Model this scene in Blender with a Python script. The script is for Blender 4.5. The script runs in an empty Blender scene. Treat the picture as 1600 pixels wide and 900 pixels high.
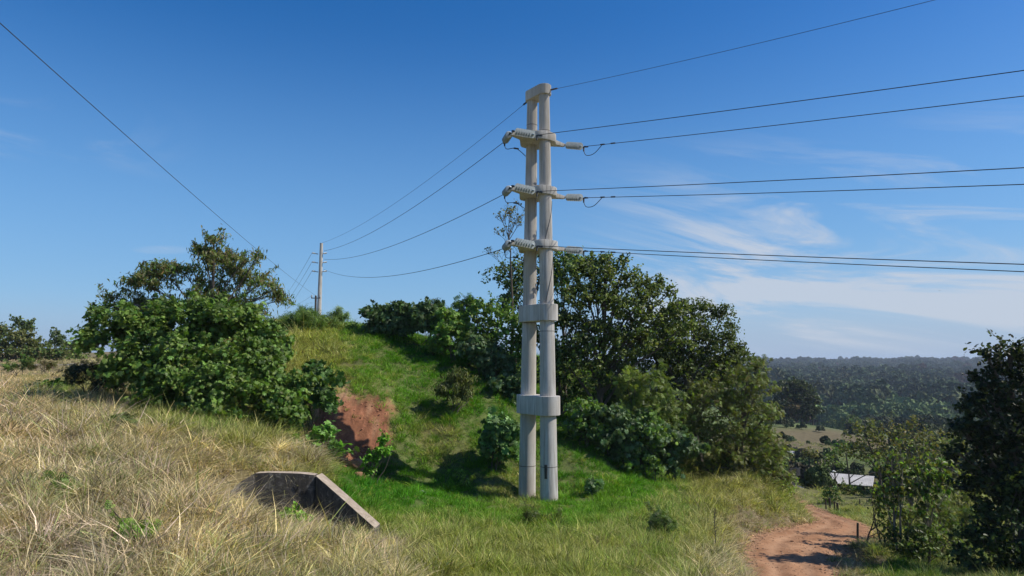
import bpy, math, random
import numpy as np
from mathutils import Vector, Matrix
random.seed(7); RNG = np.random.default_rng(11)
S = bpy.context.scene
COL = S.collection
# ------------------------------------------------------------------ camera
F = 1067.0; PITCH = math.radians(6.0); CAMZ = 6.6
cd = bpy.data.cameras.new('camera'); cam = bpy.data.objects.new('camera', cd); COL.objects.link(cam)
cam.location = (0, 0, CAMZ); cam.rotation_euler = (math.radians(90) + PITCH, 0, 0)
cd.sensor_width = 36; cd.lens = F / 1600 * 36; cd.clip_start = 0.1; cd.clip_end = 60000
S.camera = cam
# ------------------------------------------------------------------ sun + sky
SUN_EL = math.radians(44); SUN_AZ = math.radians(96)      # azimuth clockwise from +Y (camera looks along +Y)
sd = Vector((math.sin(SUN_AZ)*math.cos(SUN_EL), math.cos(SUN_AZ)*math.cos(SUN_EL), math.sin(SUN_EL)))
sl = bpy.data.lights.new('sun', 'SUN'); sl.energy = 5.0; sl.angle = math.radians(0.5); sl.color = (1.0, 0.94, 0.84)
so = bpy.data.objects.new('sun', sl); COL.objects.link(so); so.rotation_euler = sd.to_track_quat('Z', 'Y').to_euler(); so.location = (30, -10, 60)
W = bpy.data.worlds.new('World'); S.world = W; W.use_nodes = True
nt = W.node_tree; N = nt.nodes; L = nt.links; N.clear()
def nd(tree, t, **kw):
    n = tree.nodes.new(t)
    for k, v in kw.items(): setattr(n, k, v)
    return n
def math_(tree, op, a, b=None, c=None, clamp=False):
    n = nd(tree, 'ShaderNodeMath', operation=op); n.use_clamp = clamp
    for i, v in enumerate((a, b, c)):
        if v is None: continue
        if isinstance(v, (int, float)): n.inputs[i].default_value = v
        else: tree.links.new(v, n.inputs[i])
    return n.outputs[0]
sky = nd(nt, 'ShaderNodeTexSky', sky_type='NISHITA'); sky.sun_disc = False
sky.sun_elevation = SUN_EL; sky.sun_rotation = SUN_AZ; sky.altitude = 300; sky.air_density = 1.0; sky.dust_density = 0.5; sky.ozone_density = 2.2
hsv = nd(nt, 'ShaderNodeHueSaturation'); hsv.inputs['Saturation'].default_value = 1.42; hsv.inputs['Value'].default_value = 1.0
tn = nd(nt, 'ShaderNodeMix', data_type='RGBA', blend_type='MULTIPLY'); tn.inputs['Factor'].default_value = 1; L.new(sky.outputs[0], tn.inputs['A']); tn.inputs['B'].default_value = (1.05, .985, 1.04, 1); L.new(tn.outputs['Result'], hsv.inputs['Color'])
tc = nd(nt, 'ShaderNodeTexCoord'); sx = nd(nt, 'ShaderNodeSeparateXYZ'); L.new(tc.outputs['Generated'], sx.inputs[0])
az = math_(nt, 'ARCTAN2', sx.outputs[0], sx.outputs[1]); el = math_(nt, 'ARCSINE', sx.outputs[2])
def smooth(v, a, b):
    n = nd(nt, 'ShaderNodeMapRange', interpolation_type='SMOOTHSTEP'); L.new(v, n.inputs[0]); n.inputs[1].default_value = a; n.inputs[2].default_value = b
    return n.outputs[0]
def cirrus(tilt, s1, s2, seed, thr, wid):
    # streaky high cloud: noise stretched along a slightly tilted band of the sky
    u = math_(nt, 'MULTIPLY', math_(nt, 'ADD', az, math_(nt, 'MULTIPLY', el, tilt)), s1)
    v = math_(nt, 'MULTIPLY', math_(nt, 'SUBTRACT', el, math_(nt, 'MULTIPLY', az, -0.16)), s2)
    cb = nd(nt, 'ShaderNodeCombineXYZ'); L.new(u, cb.inputs[0]); L.new(v, cb.inputs[1]); cb.inputs[2].default_value = seed
    no = nd(nt, 'ShaderNodeTexNoise'); no.inputs['Scale'].default_value = 1; no.inputs['Detail'].default_value = 9; no.inputs['Roughness'].default_value = 0.6; no.inputs['Distortion'].default_value = 0.9
    L.new(cb.outputs[0], no.inputs['Vector'])
    return smooth(no.outputs[0], thr, thr + wid)
c1 = cirrus(0.9, 3.2, 15, 3.7, 0.43, 0.20)
c2 = cirrus(-0.3, 3.0, 8, 8.2, 0.50, 0.3)
m_az = smooth(az, 0.03, 0.33); m_el = math_(nt, 'SUBTRACT', 1.0, smooth(el, 0.14, 0.33)); m_lo = smooth(el, -0.02, 0.06)
m1 = math_(nt, 'MULTIPLY', math_(nt, 'MULTIPLY', m_az, m_el), m_lo)
mL = math_(nt, 'MULTIPLY', smooth(math_(nt, 'MULTIPLY', az, -1.0), 0.42, 0.60), math_(nt, 'MULTIPLY', smooth(el, 0.22, 0.27), math_(nt, 'SUBTRACT', 1.0, smooth(el, 0.29, 0.34))))
def blob(a0, e0, wa, we, tilt=0.0):
    da = math_(nt, 'SUBTRACT', az, a0)
    de = math_(nt, 'SUBTRACT', math_(nt, 'SUBTRACT', el, e0), math_(nt, 'MULTIPLY', da, tilt))
    q = math_(nt, 'ADD', math_(nt, 'POWER', math_(nt, 'ABSOLUTE', math_(nt, 'DIVIDE', da, wa)), 2.0), math_(nt, 'POWER', math_(nt, 'ABSOLUTE', math_(nt, 'DIVIDE', de, we)), 2.0))
    return math_(nt, 'SUBTRACT', 1.0, smooth(q, 0.0, 1.0))
low = math_(nt, 'MULTIPLY', math_(nt, 'MULTIPLY', smooth(az, 0.05, 0.30), smooth(el, -0.02, 0.02)), math_(nt, 'SUBTRACT', 1.0, smooth(el, 0.04, 0.17)))
cl = math_(nt, 'ADD', math_(nt, 'MULTIPLY', math_(nt, 'MULTIPLY', c1, m1), 1.0), math_(nt, 'MULTIPLY', low, 0.22))
cl = math_(nt, 'ADD', cl, math_(nt, 'MULTIPLY', math_(nt, 'MULTIPLY', mL, c2), 0.7))
cl = math_(nt, 'ADD', cl, math_(nt, 'MULTIPLY', math_(nt, 'MULTIPLY', blob(-0.475, 0.143, 0.042, 0.007, 0.06), smooth(c1, -0.2, 0.6)), 1.0))
cl = math_(nt, 'MINIMUM', cl, 0.85)
mx = nd(nt, 'ShaderNodeMix', data_type='RGBA'); L.new(cl, mx.inputs['Factor']); L.new(hsv.outputs[0], mx.inputs['A']); mx.inputs['B'].default_value = (4.3, 4.75, 5.5, 1)
bg = nd(nt, 'ShaderNodeBackground'); bg.inputs['Strength'].default_value = 0.113; 
hz = nd(nt, 'ShaderNodeMix', data_type='RGBA'); L.new(math_(nt, 'MULTIPLY', math_(nt, 'SUBTRACT', 1.0, smooth(el, 0.0, 0.09)), 0.8), hz.inputs['Factor']); md_ = nd(nt, 'ShaderNodeMix', data_type='RGBA'); L.new(math_(nt, 'MULTIPLY', math_(nt, 'SUBTRACT', 1.0, smooth(el, 0.0, 0.5)), 0.75), md_.inputs['Factor']); L.new(hsv.outputs[0], md_.inputs['A']); md_.inputs['B'].default_value = (1.45, 3.2, 5.4, 1); L.new(md_.outputs['Result'], hz.inputs['A']); hz.inputs['B'].default_value = (2.55, 3.5, 4.9, 1)
L.new(hz.outputs['Result'], mx.inputs['A']); L.new(mx.outputs['Result'], bg.inputs['Color'])
wo = nd(nt, 'ShaderNodeOutputWorld'); L.new(bg.outputs[0], wo.inputs['Surface'])
S.view_settings.view_transform = 'Standard'; S.view_settings.look = 'None'; S.view_settings.exposure = 0.22; S.view_settings.gamma = 1.0
S.view_settings.use_curve_mapping = False
S.cycles.max_bounces = 6; S.cycles.diffuse_bounces = 3; S.cycles.glossy_bounces = 2; S.cycles.transmission_bounces = 3; S.cycles.transparent_max_bounces = 4; S.cycles.volume_bounces = 0
S.cycles.use_denoising = True; S.cycles.use_adaptive_sampling = True; S.cycles.adaptive_threshold = 0.006; S.cycles.caustics_reflective = False; S.cycles.caustics_refractive = False

# ------------------------------------------------------------------ projection helpers (true positions from pixel + depth)
CP, SP = math.cos(PITCH), math.sin(PITCH)
def at(px, py, Y):
    u = (px - 800) / F; v = (450 - py) / F
    dx, dy, dz = u, CP - v*SP, SP + v*CP
    k = Y / dy
    return Vector((dx*k, Y, CAMZ + dz*k))
def pix(x, y, z):
    dz = z - CAMZ
    f = y*CP + dz*SP; upc = -y*SP + dz*CP
    return 800 + F*x/f, 450 - F*upc/f
# ------------------------------------------------------------------ terrain
CTRL_PX = [ # px, py, depth
 (-500,575,60),(-500,640,25),(-500,900,9),(-200,575,60),(-200,640,28),(-200,750,14),(-200,900,9.5),
 (0,577,56),(0,592,46),(0,620,30),(0,680,20),(0,750,15),(0,820,12),(0,900,9.8),(100,572,62),(100,588,48),(100,610,34),
 (60,571,75),(-50,572,75),(0,566,120),(100,566,120),(-300,566,120),(0,559,200),(300,548,120),(-100,560,400),
 (150,640,27),(150,700,19),(150,800,13),(150,900,10),(300,645,28),(300,690,22),(300,750,17),(300,820,13.4),(300,900,10.6),
 (280,565,60),(280,600,38),(400,645,29),(400,690,23.8),(375,796,18.8),(420,818,18.7),(470,828,18.9),(450,850,16),(450,900,12),
 (440,724,21.2),(490,716,22.5),(400,735,20.3),(530,846,18.4),(580,848,18.2),(560,900,13),
 (530,765,25),(570,790,24.5),(600,815,22.5),(520,735,28.5),
 (440,500,50),(440,522,45),(500,512,48),(560,514,47),(500,540,42.5),(440,575,38),(500,580,39),(470,620,35.5),(560,560,41),
 (560,608,37),(600,618,37),(520,606,36.6),(520,640,34.6),(560,640,35.6),(600,650,35.9),(510,700,33.6),(560,712,34.2),(605,700,34.6),(540,735,32.5),
 (620,530,46),(620,570,42),(700,560,44),(700,600,41),(760,595,42),(800,640,40),(660,610,40),(650,650,37.8),(650,700,35.6),(650,749,33.4),(590,737,33.7),(703,763,33.1),
 (720,650,38.4),(720,700,36),(720,749,34.4),(780,700,36.8),(780,745,34),(600,762,30.3),(650,770,30),(700,780,30.6),(760,779,32),
 (822,781,33.3),(857,784,32),(800,786,31.2),(870,720,36.5),(870,690,38),(870,660,41),(930,700,38.5),(920,750,35),(960,730,38),(1000,745,38.5),(1000,790,31),
 (1060,765,37),(1100,775,36.5),(1150,785,36),(1150,830,28.5),(1100,830,26.5),(1160,900,20),(1080,900,17.5),(980,900,16),(880,900,15),(800,900,14.8),(700,900,14.4),
 (900,830,23.5),(800,830,22.6),(700,835,21),(640,850,19),(1000,840,23.5),(1200,800,36.5),(1205,775,44),(1235,775,52),(1100,765,45),(1000,725,46),(900,640,48),
 (1170,862,27),(1185,842,31.5),(1235,822,37),(1248,800,47),(1242,785,62),
 (1240,900,26),(1245,850,31.5),(1290,830,37),(1300,818,42),(1275,803,51),(1250,790,61),(1243,783,74),
 (1310,900,26),(1330,870,30.5),(1350,885,27.5),(1345,838,36),(1380,860,33),(1450,880,32),(1450,900,28),(1550,890,30),(1600,900,26),(1700,880,30),(1900,900,24),
 (1380,820,42),(1320,800,51),(1290,785,65),(1400,800,52),(1500,810,48),(1600,800,50),(1800,800,45),(1350,780,72),(1450,770,75),(1600,760,80),
 (1225,772,75),(1250,766,98),(1300,768,98),(1380,762,100),(1500,745,110),(1650,740,120),
 (1215,735,122),(1260,727,126),(1330,720,140),(1210,700,152),(1290,700,160),(1250,690,178),(1400,705,180),(1550,700,190),
 (1200,655,232),(1250,660,235),(1310,669,235),(1370,690,235),(1150,650,232),(1200,652,262),(1300,672,262),(1500,690,260),(1700,690,260),
 (1200,672,420),(1300,670,420),(1450,670,420),(1700,675,420),(1200,660,540),(1350,660,540),(1500,660,540),(1800,660,540),
 (1150,648,650),(1350,647,650),(1550,648,650),(1900,648,650),(1150,604,1050),(1350,603,1100),(1600,606,1100),(1900,606,1100),(1200,588,1700),(1400,587,1700),(1700,588,1700),
 (1180,573,2600),(1300,570,2600),(1450,571,2600),(1560,573,2600),(1800,573,2600),(1200,569.5,3300),(1320,566,3300),(1440,568,3300),(1530,571,3300),(1700,571,3300),
 (1200,566.5,6000),(1400,566.5,6000),(1700,566.5,6000),(1200,564,14000),(1500,564,14000),(1700,564,14000)]
P = np.array([list(at(*c)) for c in CTRL_PX])
EXTRA = [(0,60,6.5),(-20,75,7.2),(10,70,5.5),(15,90,3),(0,120,5.5),(30,160,-4),(0,300,2),(60,300,-12),(-100,400,6),(0,900,-8),(200,1000,-25),(-400,1000,0),(0,3000,-10),
         (-25,90,6.6),(-30,110,6.2),(-45,80,5.75),(-1500,3000,-5),(0,14000,-30),(-8000,10000,-30),(14,44,1.5),(20,60,-3),(8,48,4.4),(4,52,6.4),
         (0,4,3.0),(0,-6,3.0),(6,3,2.4),(-6,3,3.4),(12,6,1.2),(20,8,-0.4),(30,10,-2),(-15,4,4.2),(-40,5,5.6),(30,25,-3)]
P = np.vstack([P, np.array(EXTRA)])
def lp(x, y):
    r = np.sqrt(x*x + y*y) + 3.0
    return np.arctan2(x, np.maximum(y, 0.35*np.abs(x)) if False else y), np.log(r)
def rbfk(a, l, A, Lg):
    d2 = (1.25*(a[:, None]-A[None]))**2 + (l[:, None]-Lg[None])**2
    return np.sqrt(d2 + 0.02**2)
CA, CLg = lp(P[:, 0], P[:, 1])
K = rbfk(CA, CLg, CA, CLg); n = len(P)
M = np.zeros((n+1, n+1)); M[:n, :n] = K - 0.004*np.eye(n); M[:n, n] = 1; M[n, :n] = 1
SOL = np.linalg.solve(M, np.concatenate([P[:, 2], [0]]))
def sines(x, y, wl, seed, k=9):
    r = np.random.default_rng(seed); o = np.zeros_like(x)
    for i in range(k):
        t = r.uniform(0, 2*np.pi); f = 2*np.pi/(wl*r.uniform(.6, 1.6)); ph = r.uniform(0, 6.28)
        o = o + np.sin((x*np.cos(t)+y*np.sin(t))*f + ph + 1.3*np.sin((x*np.sin(t)-y*np.cos(t))*f*.6+ph*2))
    return o / math.sqrt(k)
ROAD = [(1243,783,74),(1252,790,61),(1278,803,51),(1313,818,42.3),(1298,831,37),(1243,850,31.6),(1240,900,26)]
RP = [at(*c) for c in ROAD]; RP = [Vector((RP[0].x-3, 86, RP[0].z-1.3))] + RP + [Vector((9.4, 20, -1.6)), Vector((7.5, 12, -1.2)), Vector((3, -8, -.6))]
def catmull(pts, n=14):
    out = []
    for i in range(len(pts)-1):
        p0 = pts[max(i-1, 0)]; p1 = pts[i]; p2 = pts[i+1]; p3 = pts[min(i+2, len(pts)-1)]
        for k in range(n):
            t = k/n
            out.append(0.5*((2*p1)+(p2-p0)*t+(2*p0-5*p1+4*p2-p3)*t*t+(3*p1-p0-3*p2+p3)*t**3))
    out.append(pts[-1]); return out
RC = np.array([list(p) for p in catmull(RP)])
def road_d(x, y):
    best = np.full(x.shape, 1e9); rz = np.zeros(x.shape)
    near = np.where((x > -10) & (x < 60) & (y > -20) & (y < 110))[0]
    if len(near) == 0: return best, rz
    xn, yn = x[near], y[near]; b = np.full(xn.shape, 1e9); z = np.zeros(xn.shape)
    for i in range(len(RC)-1):
        ax, ay, az_ = RC[i]; bx, by, bz = RC[i+1]; dx, dy = bx-ax, by-ay; ll = dx*dx+dy*dy+1e-9
        t = np.clip(((xn-ax)*dx+(yn-ay)*dy)/ll, 0, 1); d = np.hypot(xn-ax-t*dx, yn-ay-t*dy)
        m = d < b; b[m] = d[m]; z[m] = (az_+t*(bz-az_))[m]
    best[near] = b; rz[near] = z
    return best, rz
def RWF(y): return np.interp(y, [22, 26, 31, 37, 42, 50, 60, 74, 90], [1.3, 1.35, 1.6, 1.75, 1.4, 1.0, .75, .55, .5])
def sstep(v, a, b):
    t = np.clip((v-a)/(b-a), 0, 1); return t*t*(3-2*t)
def H(x, y, detail=True):
    x = np.atleast_1d(np.asarray(x, float)); y = np.atleast_1d(np.asarray(y, float)); z = np.zeros(x.shape)
    for s in range(0, len(x), 20000):
        a, l = lp(x[s:s+20000], y[s:s+20000]); z[s:s+20000] = rbfk(a, l, CA, CLg) @ SOL[:-1] + SOL[-1]
    r = np.hypot(x, y)
    z = z + sines(x, y, 3.2, 5)*0.07*sstep(r, 4, 9) + sines(x, y, 1.1, 6)*0.03*(r < 90) + sines(x, y, 60, 8)*1.2*sstep(r, 120, 300)
    z = z + sines(x, y, 700, 9)*4.5*sstep(r, 1200, 3000)
    # clay cut: gullies on the eroded face
    px, py = pix(x, y, z); m = CLAY(px, py)*(y > 30)*(y < 40)
    z = z + m*(0.05*sines(x*1.0, y*0.2, 0.8, 12) + 0.07*sines(x, y*.35, .38, 13) + .03*sines(x, y*.6, .2, 15))
    d, rz = road_d(x, y); w = 1 - sstep(d-RWF(y), 0, 1.7)
    ruts = 0.03*np.cos(np.clip(d/RWF(y), 0, 1)*math.pi*2.6) + 0.02*sines(x, y, .8, 14)
    z = np.where(w > 0, z*(1-w) + (rz+ruts)*w, z)
    wl = np.interp(x, [-9.2, -7.9, -5.75, -3.8, -3.0], [18.4, 19.85, 20.2, 19.25, 18.8]); fm = sstep(x, -8.7, -8.0)*(1-sstep(x, -3.9, -2.9))*(y < wl)*sstep(y-wl, -4.2, -2.0)
    z = z*(1-fm)+np.minimum(z, 2.12+.10*sines(x, y, 1.3, 77)*.5)*fm
    # the ditch along the right side of the road
    dd = np.hypot(x-at(1325,862,0.0+31).x, (y-30)*0.55); z = z - 0.95*np.exp(-(dd/0.7)**2); d3 = np.hypot((x-at(1352,862,31.0).x)/1.0, (y-30.6)/1.5); z = z + .55*np.exp(-(d3/.75)**2)
    return z
def poly_mask(pts, soft):
    pts = np.array(pts, float)
    def f(px, py):
        inside = np.zeros(px.shape, bool); dist = np.full(px.shape, 1e9)
        for i in range(len(pts)):
            x1, y1 = pts[i]; x2, y2 = pts[(i+1) % len(pts)]
            c = ((y1 > py) != (y2 > py)) & (px < (x2-x1)*(py-y1)/((y2-y1) if abs(y2-y1) > 1e-9 else 1e-9)+x1); inside ^= c
            dx, dy = x2-x1, y2-y1; t = np.clip(((px-x1)*dx+(py-y1)*dy)/(dx*dx+dy*dy), 0, 1)
            dist = np.minimum(dist, np.hypot(px-x1-t*dx, py-y1-t*dy))
        return np.clip(0.5+np.where(inside, dist, -dist)/soft, 0, 1)
    return f
CLAY = poly_mask([(488,650),(500,612),(545,618),(610,624),(613,665),(606,704),(578,726),(548,730),(506,722),(488,690)], 16)
SLIP = poly_mask([(523,585),(545,590),(556,622),(530,625),(520,605)], 14)
def h1(x, y): return float(H([x], [y])[0])
def ground(px, Y): # point on the ground at this bearing and distance
    x = (px-800)/F*Y/1.0
    for _ in range(3):
        z = h1(x, Y); f = Y*CP + (z-CAMZ)*SP; x = (px-800)/F*f
    return Vector((x, Y, h1(x, Y)))
# palette of the vegetation by place: bearing/declination of reference spots -> (r,g,b) albedo, height, lushness(0 dry..1 lush)
PAL = [ # px,py, col, height(m), type  0 dry 1 mid 2 lush
 (0,590,(.42,.34,.17),.5,0),(80,600,(.44,.35,.18),.5,0),(60,625,(.44,.35,.2),.55,0),(20,660,(.42,.34,.19),.6,0),(150,640,(.40,.34,.17),.6,0),(90,612,(.13,.2,.05),.35,2),
 (60,720,(.38,.32,.18),.6,0),(150,700,(.36,.32,.16),.6,0),(250,665,(.26,.28,.10),.5,1),(330,665,(.18,.24,.07),.45,1),(250,700,(.36,.31,.17),.6,0),(330,720,(.38,.33,.16),.6,0),
 (20,800,(.36,.31,.18),.6,0),(100,790,(.30,.29,.14),.6,0),(60,850,(.30,.26,.17),.6,0),(30,890,(.33,.27,.19),.5,0),(150,870,(.25,.22,.15),.5,0),(200,790,(.32,.28,.16),.6,0),
 (260,820,(.36,.31,.16),.65,0),(330,780,(.46,.38,.19),.7,0),(300,860,(.44,.37,.18),.7,0),(380,870,(.42,.36,.17),.7,0),(450,840,(.38,.33,.16),.6,0),(440,880,(.34,.32,.13),.6,0),(550,870,(.40,.35,.17),.6,0),
 (430,715,(.42,.35,.16),.5,0),(470,700,(.38,.33,.15),.5,0),(400,690,(.28,.28,.11),.5,1),(440,670,(.22,.27,.08),.45,1),(470,660,(.14,.22,.05),.4,1),
 (460,545,(.33,.33,.11),.6,1),(480,570,(.32,.31,.12),.5,1),(520,560,(.30,.30,.10),.5,1),(500,600,(.34,.28,.14),.4,1),(440,600,(.28,.28,.09),.5,1),(450,620,(.2,.24,.07),.4,1),
 (560,530,(.19,.28,.06),.35,1.5),(560,580,(.15,.26,.05),.3,2),(600,550,(.11,.21,.035),.3,2),(660,560,(.10,.21,.03),.3,2),(640,600,(.12,.24,.04),.3,2),(600,600,(.2,.28,.07),.35,1.4),
 (700,600,(.11,.22,.03),.3,2),(700,640,(.14,.23,.05),.35,2),(640,640,(.13,.23,.045),.35,2),(680,680,(.24,.26,.09),.4,1),(640,700,(.13,.22,.045),.35,2),(700,700,(.2,.25,.07),.35,1),
 (740,660,(.12,.23,.035),.3,2),(770,640,(.10,.22,.03),.3,2),(740,740,(.15,.25,.05),.3,2),(780,760,(.22,.26,.08),.35,1),(820,780,(.2,.26,.07),.3,1),(760,720,(.13,.23,.04),.3,2),
 (560,760,(.07,.2,.02),.28,2),(600,780,(.075,.21,.02),.28,2),(660,785,(.09,.22,.025),.26,2),(720,790,(.1,.22,.03),.28,2),(600,740,(.08,.19,.025),.3,2),(640,800,(.12,.22,.035),.3,2),
 (640,830,(.24,.29,.08),.4,1),(700,825,(.22,.28,.07),.35,1),(780,810,(.16,.25,.05),.3,2),(860,800,(.13,.24,.04),.28,2),(900,780,(.13,.24,.04),.28,2),(900,730,(.09,.2,.03),.28,2),
 (960,770,(.15,.25,.045),.3,2),(1000,760,(.11,.23,.03),.3,2),(1060,790,(.17,.26,.06),.35,1),(1100,790,(.27,.28,.11),.45,1),(1120,770,(.30,.28,.12),.45,1),
 (600,870,(.34,.31,.13),.5,0),(680,870,(.30,.30,.11),.45,1),(760,860,(.27,.29,.09),.4,1),(850,870,(.28,.29,.10),.4,1),(950,860,(.24,.28,.08),.4,1),(1020,820,(.18,.26,.06),.35,1),
 (1040,880,(.22,.28,.07),.4,1),(1100,850,(.31,.30,.13),.45,1),(1150,860,(.34,.30,.18),.4,0),(1170,810,(.30,.26,.16),.4,0),(1190,850,(.30,.25,.16),.35,0),(1215,815,(.28,.24,.15),.38,0),(1200,790,(.27,.26,.11),.45,1),(1160,900,(.34,.30,.17),.4,0),
 (1230,790,(.22,.25,.08),.5,1),(1240,830,(.28,.24,.15),.35,0),(1320,830,(.16,.2,.07),.3,1),(1320,800,(.17,.22,.07),.35,1),(1350,790,(.24,.26,.09),.4,1),(1300,790,(.14,.2,.05),.35,1),(1285,775,(.30,.34,.10),.4,1),
 (1370,870,(.15,.2,.05),.35,1),(1400,890,(.10,.16,.03),.35,2),(1450,880,(.10,.15,.04),.35,1),(1500,780,(.17,.2,.06),.5,1),(1600,850,(.06,.1,.03),.4,1),(1340,880,(.24,.2,.11),.3,0),(1355,860,(.26,.22,.13),.3,0),
 (1380,760,(.16,.18,.07),.4,1),(1250,745,(.10,.13,.05),.4,1)]
PPX = np.array([[p[0], p[1]] for p in PAL], float); PCOL = np.array([list(p[2])+[p[3], p[4]] for p in PAL])
def palette(x, y, z, jit=1.0):
    px, py = pix(x, y, z)
    px = px + jit*(sines(x, y, 2.2, 21)*14 + sines(x, y, .7, 22)*7); py = py + jit*(sines(x, y, 2.0, 23)*9 + sines(x, y, .6, 24)*5)
    out = np.zeros((len(x), 5))
    for s in range(0, len(x), 20000):
        d2 = ((px[s:s+20000, None]-PPX[None, :, 0])**2 + (1.7*(py[s:s+20000, None]-PPX[None, :, 1]))**2)
        w = 1/(d2+60)**1.8; out[s:s+20000] = (w @ PCOL)/w.sum(1)[:, None]
    return out

# ------------------------------------------------------------------ mesh helpers
def mesh_np(name, verts, loops, sizes, smooth=False, mat=None, attrs=None, matidx=None):
    me = bpy.data.meshes.new(name); verts = np.asarray(verts, np.float32); loops = np.asarray(loops, np.int32); sizes = np.asarray(sizes, np.int32)
    me.vertices.add(len(verts)); me.vertices.foreach_set('co', verts.ravel())
    me.loops.add(len(loops)); me.loops.foreach_set('vertex_index', loops)
    me.polygons.add(len(sizes)); st = np.zeros(len(sizes), np.int32); st[1:] = np.cumsum(sizes)[:-1]; me.polygons.foreach_set('loop_start', st)
    try: me.polygons.foreach_set('loop_total', sizes)
    except Exception: pass
    me.polygons.foreach_set('use_smooth', np.full(len(sizes), smooth, bool))
    for k, v in (attrs or {}).items():
        v = np.asarray(v, np.float32)
        if v.ndim == 1: a = me.attributes.new(k, 'FLOAT', 'POINT'); a.data.foreach_set('value', v)
        elif v.shape[1] == 3: a = me.attributes.new(k, 'FLOAT_VECTOR', 'POINT'); a.data.foreach_set('vector', v.ravel())
        else: a = me.attributes.new(k, 'FLOAT_COLOR', 'POINT'); a.data.foreach_set('color', v.ravel())
    for m in (mat if isinstance(mat, (list, tuple)) else [mat]):
        if m: me.materials.append(m)
    if matidx is not None: me.polygons.foreach_set('material_index', np.asarray(matidx, np.int32))
    me.update(calc_edges=True); me.validate(); return me
def tag(o, label=None, cat=None, group=None, kind=None):
    if label: o['label'] = label
    if cat: o['category'] = cat
    if group: o['group'] = group
    if kind: o['kind'] = kind
    return o
def link(name, me, parent=None):
    o = bpy.data.objects.new(name, me); COL.objects.link(o)
    if parent: o.parent = parent
    return o
def empty(name, loc, label, cat, group=None):
    o = bpy.data.objects.new(name, None); COL.objects.link(o); o.location = loc; o.empty_display_size = .3
    return tag(o, label, cat, group)
class MB:
    """collects shapes into one mesh"""
    def __init__(s): s.v = []; s.f = []; s.m = []; s.k = 0
    def add(s, vs, fs, mi=0):
        b = len(s.v); s.v += [tuple(v) for v in vs]; s.f += [[i+b for i in f] for f in fs]; s.m += [mi]*len(fs)
    def tube(s, pts, rads, n=8, cap=True, mi=0):
        pts = [Vector(p) for p in pts]; rads = rads if isinstance(rads, (list, tuple)) else [rads]*len(pts)
        vs = []; fs = []; nr = None
        for i, p in enumerate(pts):
            t = (pts[min(i+1, len(pts)-1)]-pts[max(i-1, 0)]); t = t.normalized() if t.length > 1e-9 else Vector((0, 0, 1))
            if nr is None: nr = t.orthogonal().normalized()
            else:
                nr = nr-t*nr.dot(t); nr = nr.normalized() if nr.length > 1e-6 else t.orthogonal().normalized()
            b = t.cross(nr)
            for k in range(n):
                a = 2*math.pi*k/n; vs.append(p+(nr*math.cos(a)+b*math.sin(a))*rads[i])
        for i in range(len(pts)-1):
            for k in range(n):
                k2 = (k+1) % n; fs.append([i*n+k, i*n+k2, (i+1)*n+k2, (i+1)*n+k])
        if cap: fs.append(list(range(n))[::-1]); fs.append([(len(pts)-1)*n+k for k in range(n)])
        s.add(vs, fs, mi)
    def box(s, c, sz, rot=None, mi=0):
        c = Vector(c); h = Vector(sz)/2; vs = []
        for dz in (-1, 1):
            for dy in (-1, 1):
                for dx in (-1, 1):
                    v = Vector((dx*h.x, dy*h.y, dz*h.z)); v = rot @ v if rot else v; vs.append(c+v)
        s.add(vs, [[0, 2, 3, 1], [4, 5, 7, 6], [0, 1, 5, 4], [2, 6, 7, 3], [0, 4, 6, 2], [1, 3, 7, 5]], mi)
    def loft(s, rings, mi=0, cap=True):
        n = len(rings[0]); vs = [v for r in rings for v in r]; fs = []
        for i in range(len(rings)-1):
            for k in range(n):
                k2 = (k+1) % n; fs.append([i*n+k, i*n+k2, (i+1)*n+k2, (i+1)*n+k])
        if cap: fs.append(list(range(n))[::-1]); fs.append([(len(rings)-1)*n+k for k in range(n)])
        s.add(vs, fs, mi)
    def lathe(s, p0, p1, prof, n=14, mi=0):
        p0 = Vector(p0); d = Vector(p1)-p0; ln = d.length; d.normalize()
        s.tube([p0+d*(ln*t) for t, r in prof], [r for t, r in prof], n, mi=mi)
    def build(s, name, mat, parent=None, smooth=None, bevel=0):
        vs = np.array([list(v) for v in s.v]); off = np.zeros(3)
        if parent is None: pass
        loops = [i for f in s.f for i in f]; sizes = [len(f) for f in s.f]
        me = mesh_np(name, vs, loops, sizes, False, mat, matidx=s.m)
        o = link(name, me, parent)
        if parent is not None:
            me.transform(Matrix.Translation(-parent_loc(parent)))
        else:
            c = Vector((float(vs[:, 0].mean()), float(vs[:, 1].mean()), float(vs[:, 2].min()))); me.transform(Matrix.Translation(-c)); o.location = c
        if smooth is not None:
            me.polygons.foreach_set('use_smooth', np.full(len(me.polygons), True)); me.set_sharp_from_angle(angle=math.radians(smooth))
        if bevel:
            b = o.modifiers.new('bevel', 'BEVEL'); b.width = bevel; b.segments = 2; b.limit_method = 'ANGLE'
        return o
def parent_loc(o):
    v = Vector((0, 0, 0))
    while o is not None: v = v+o.location; o = o.parent
    return v
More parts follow.
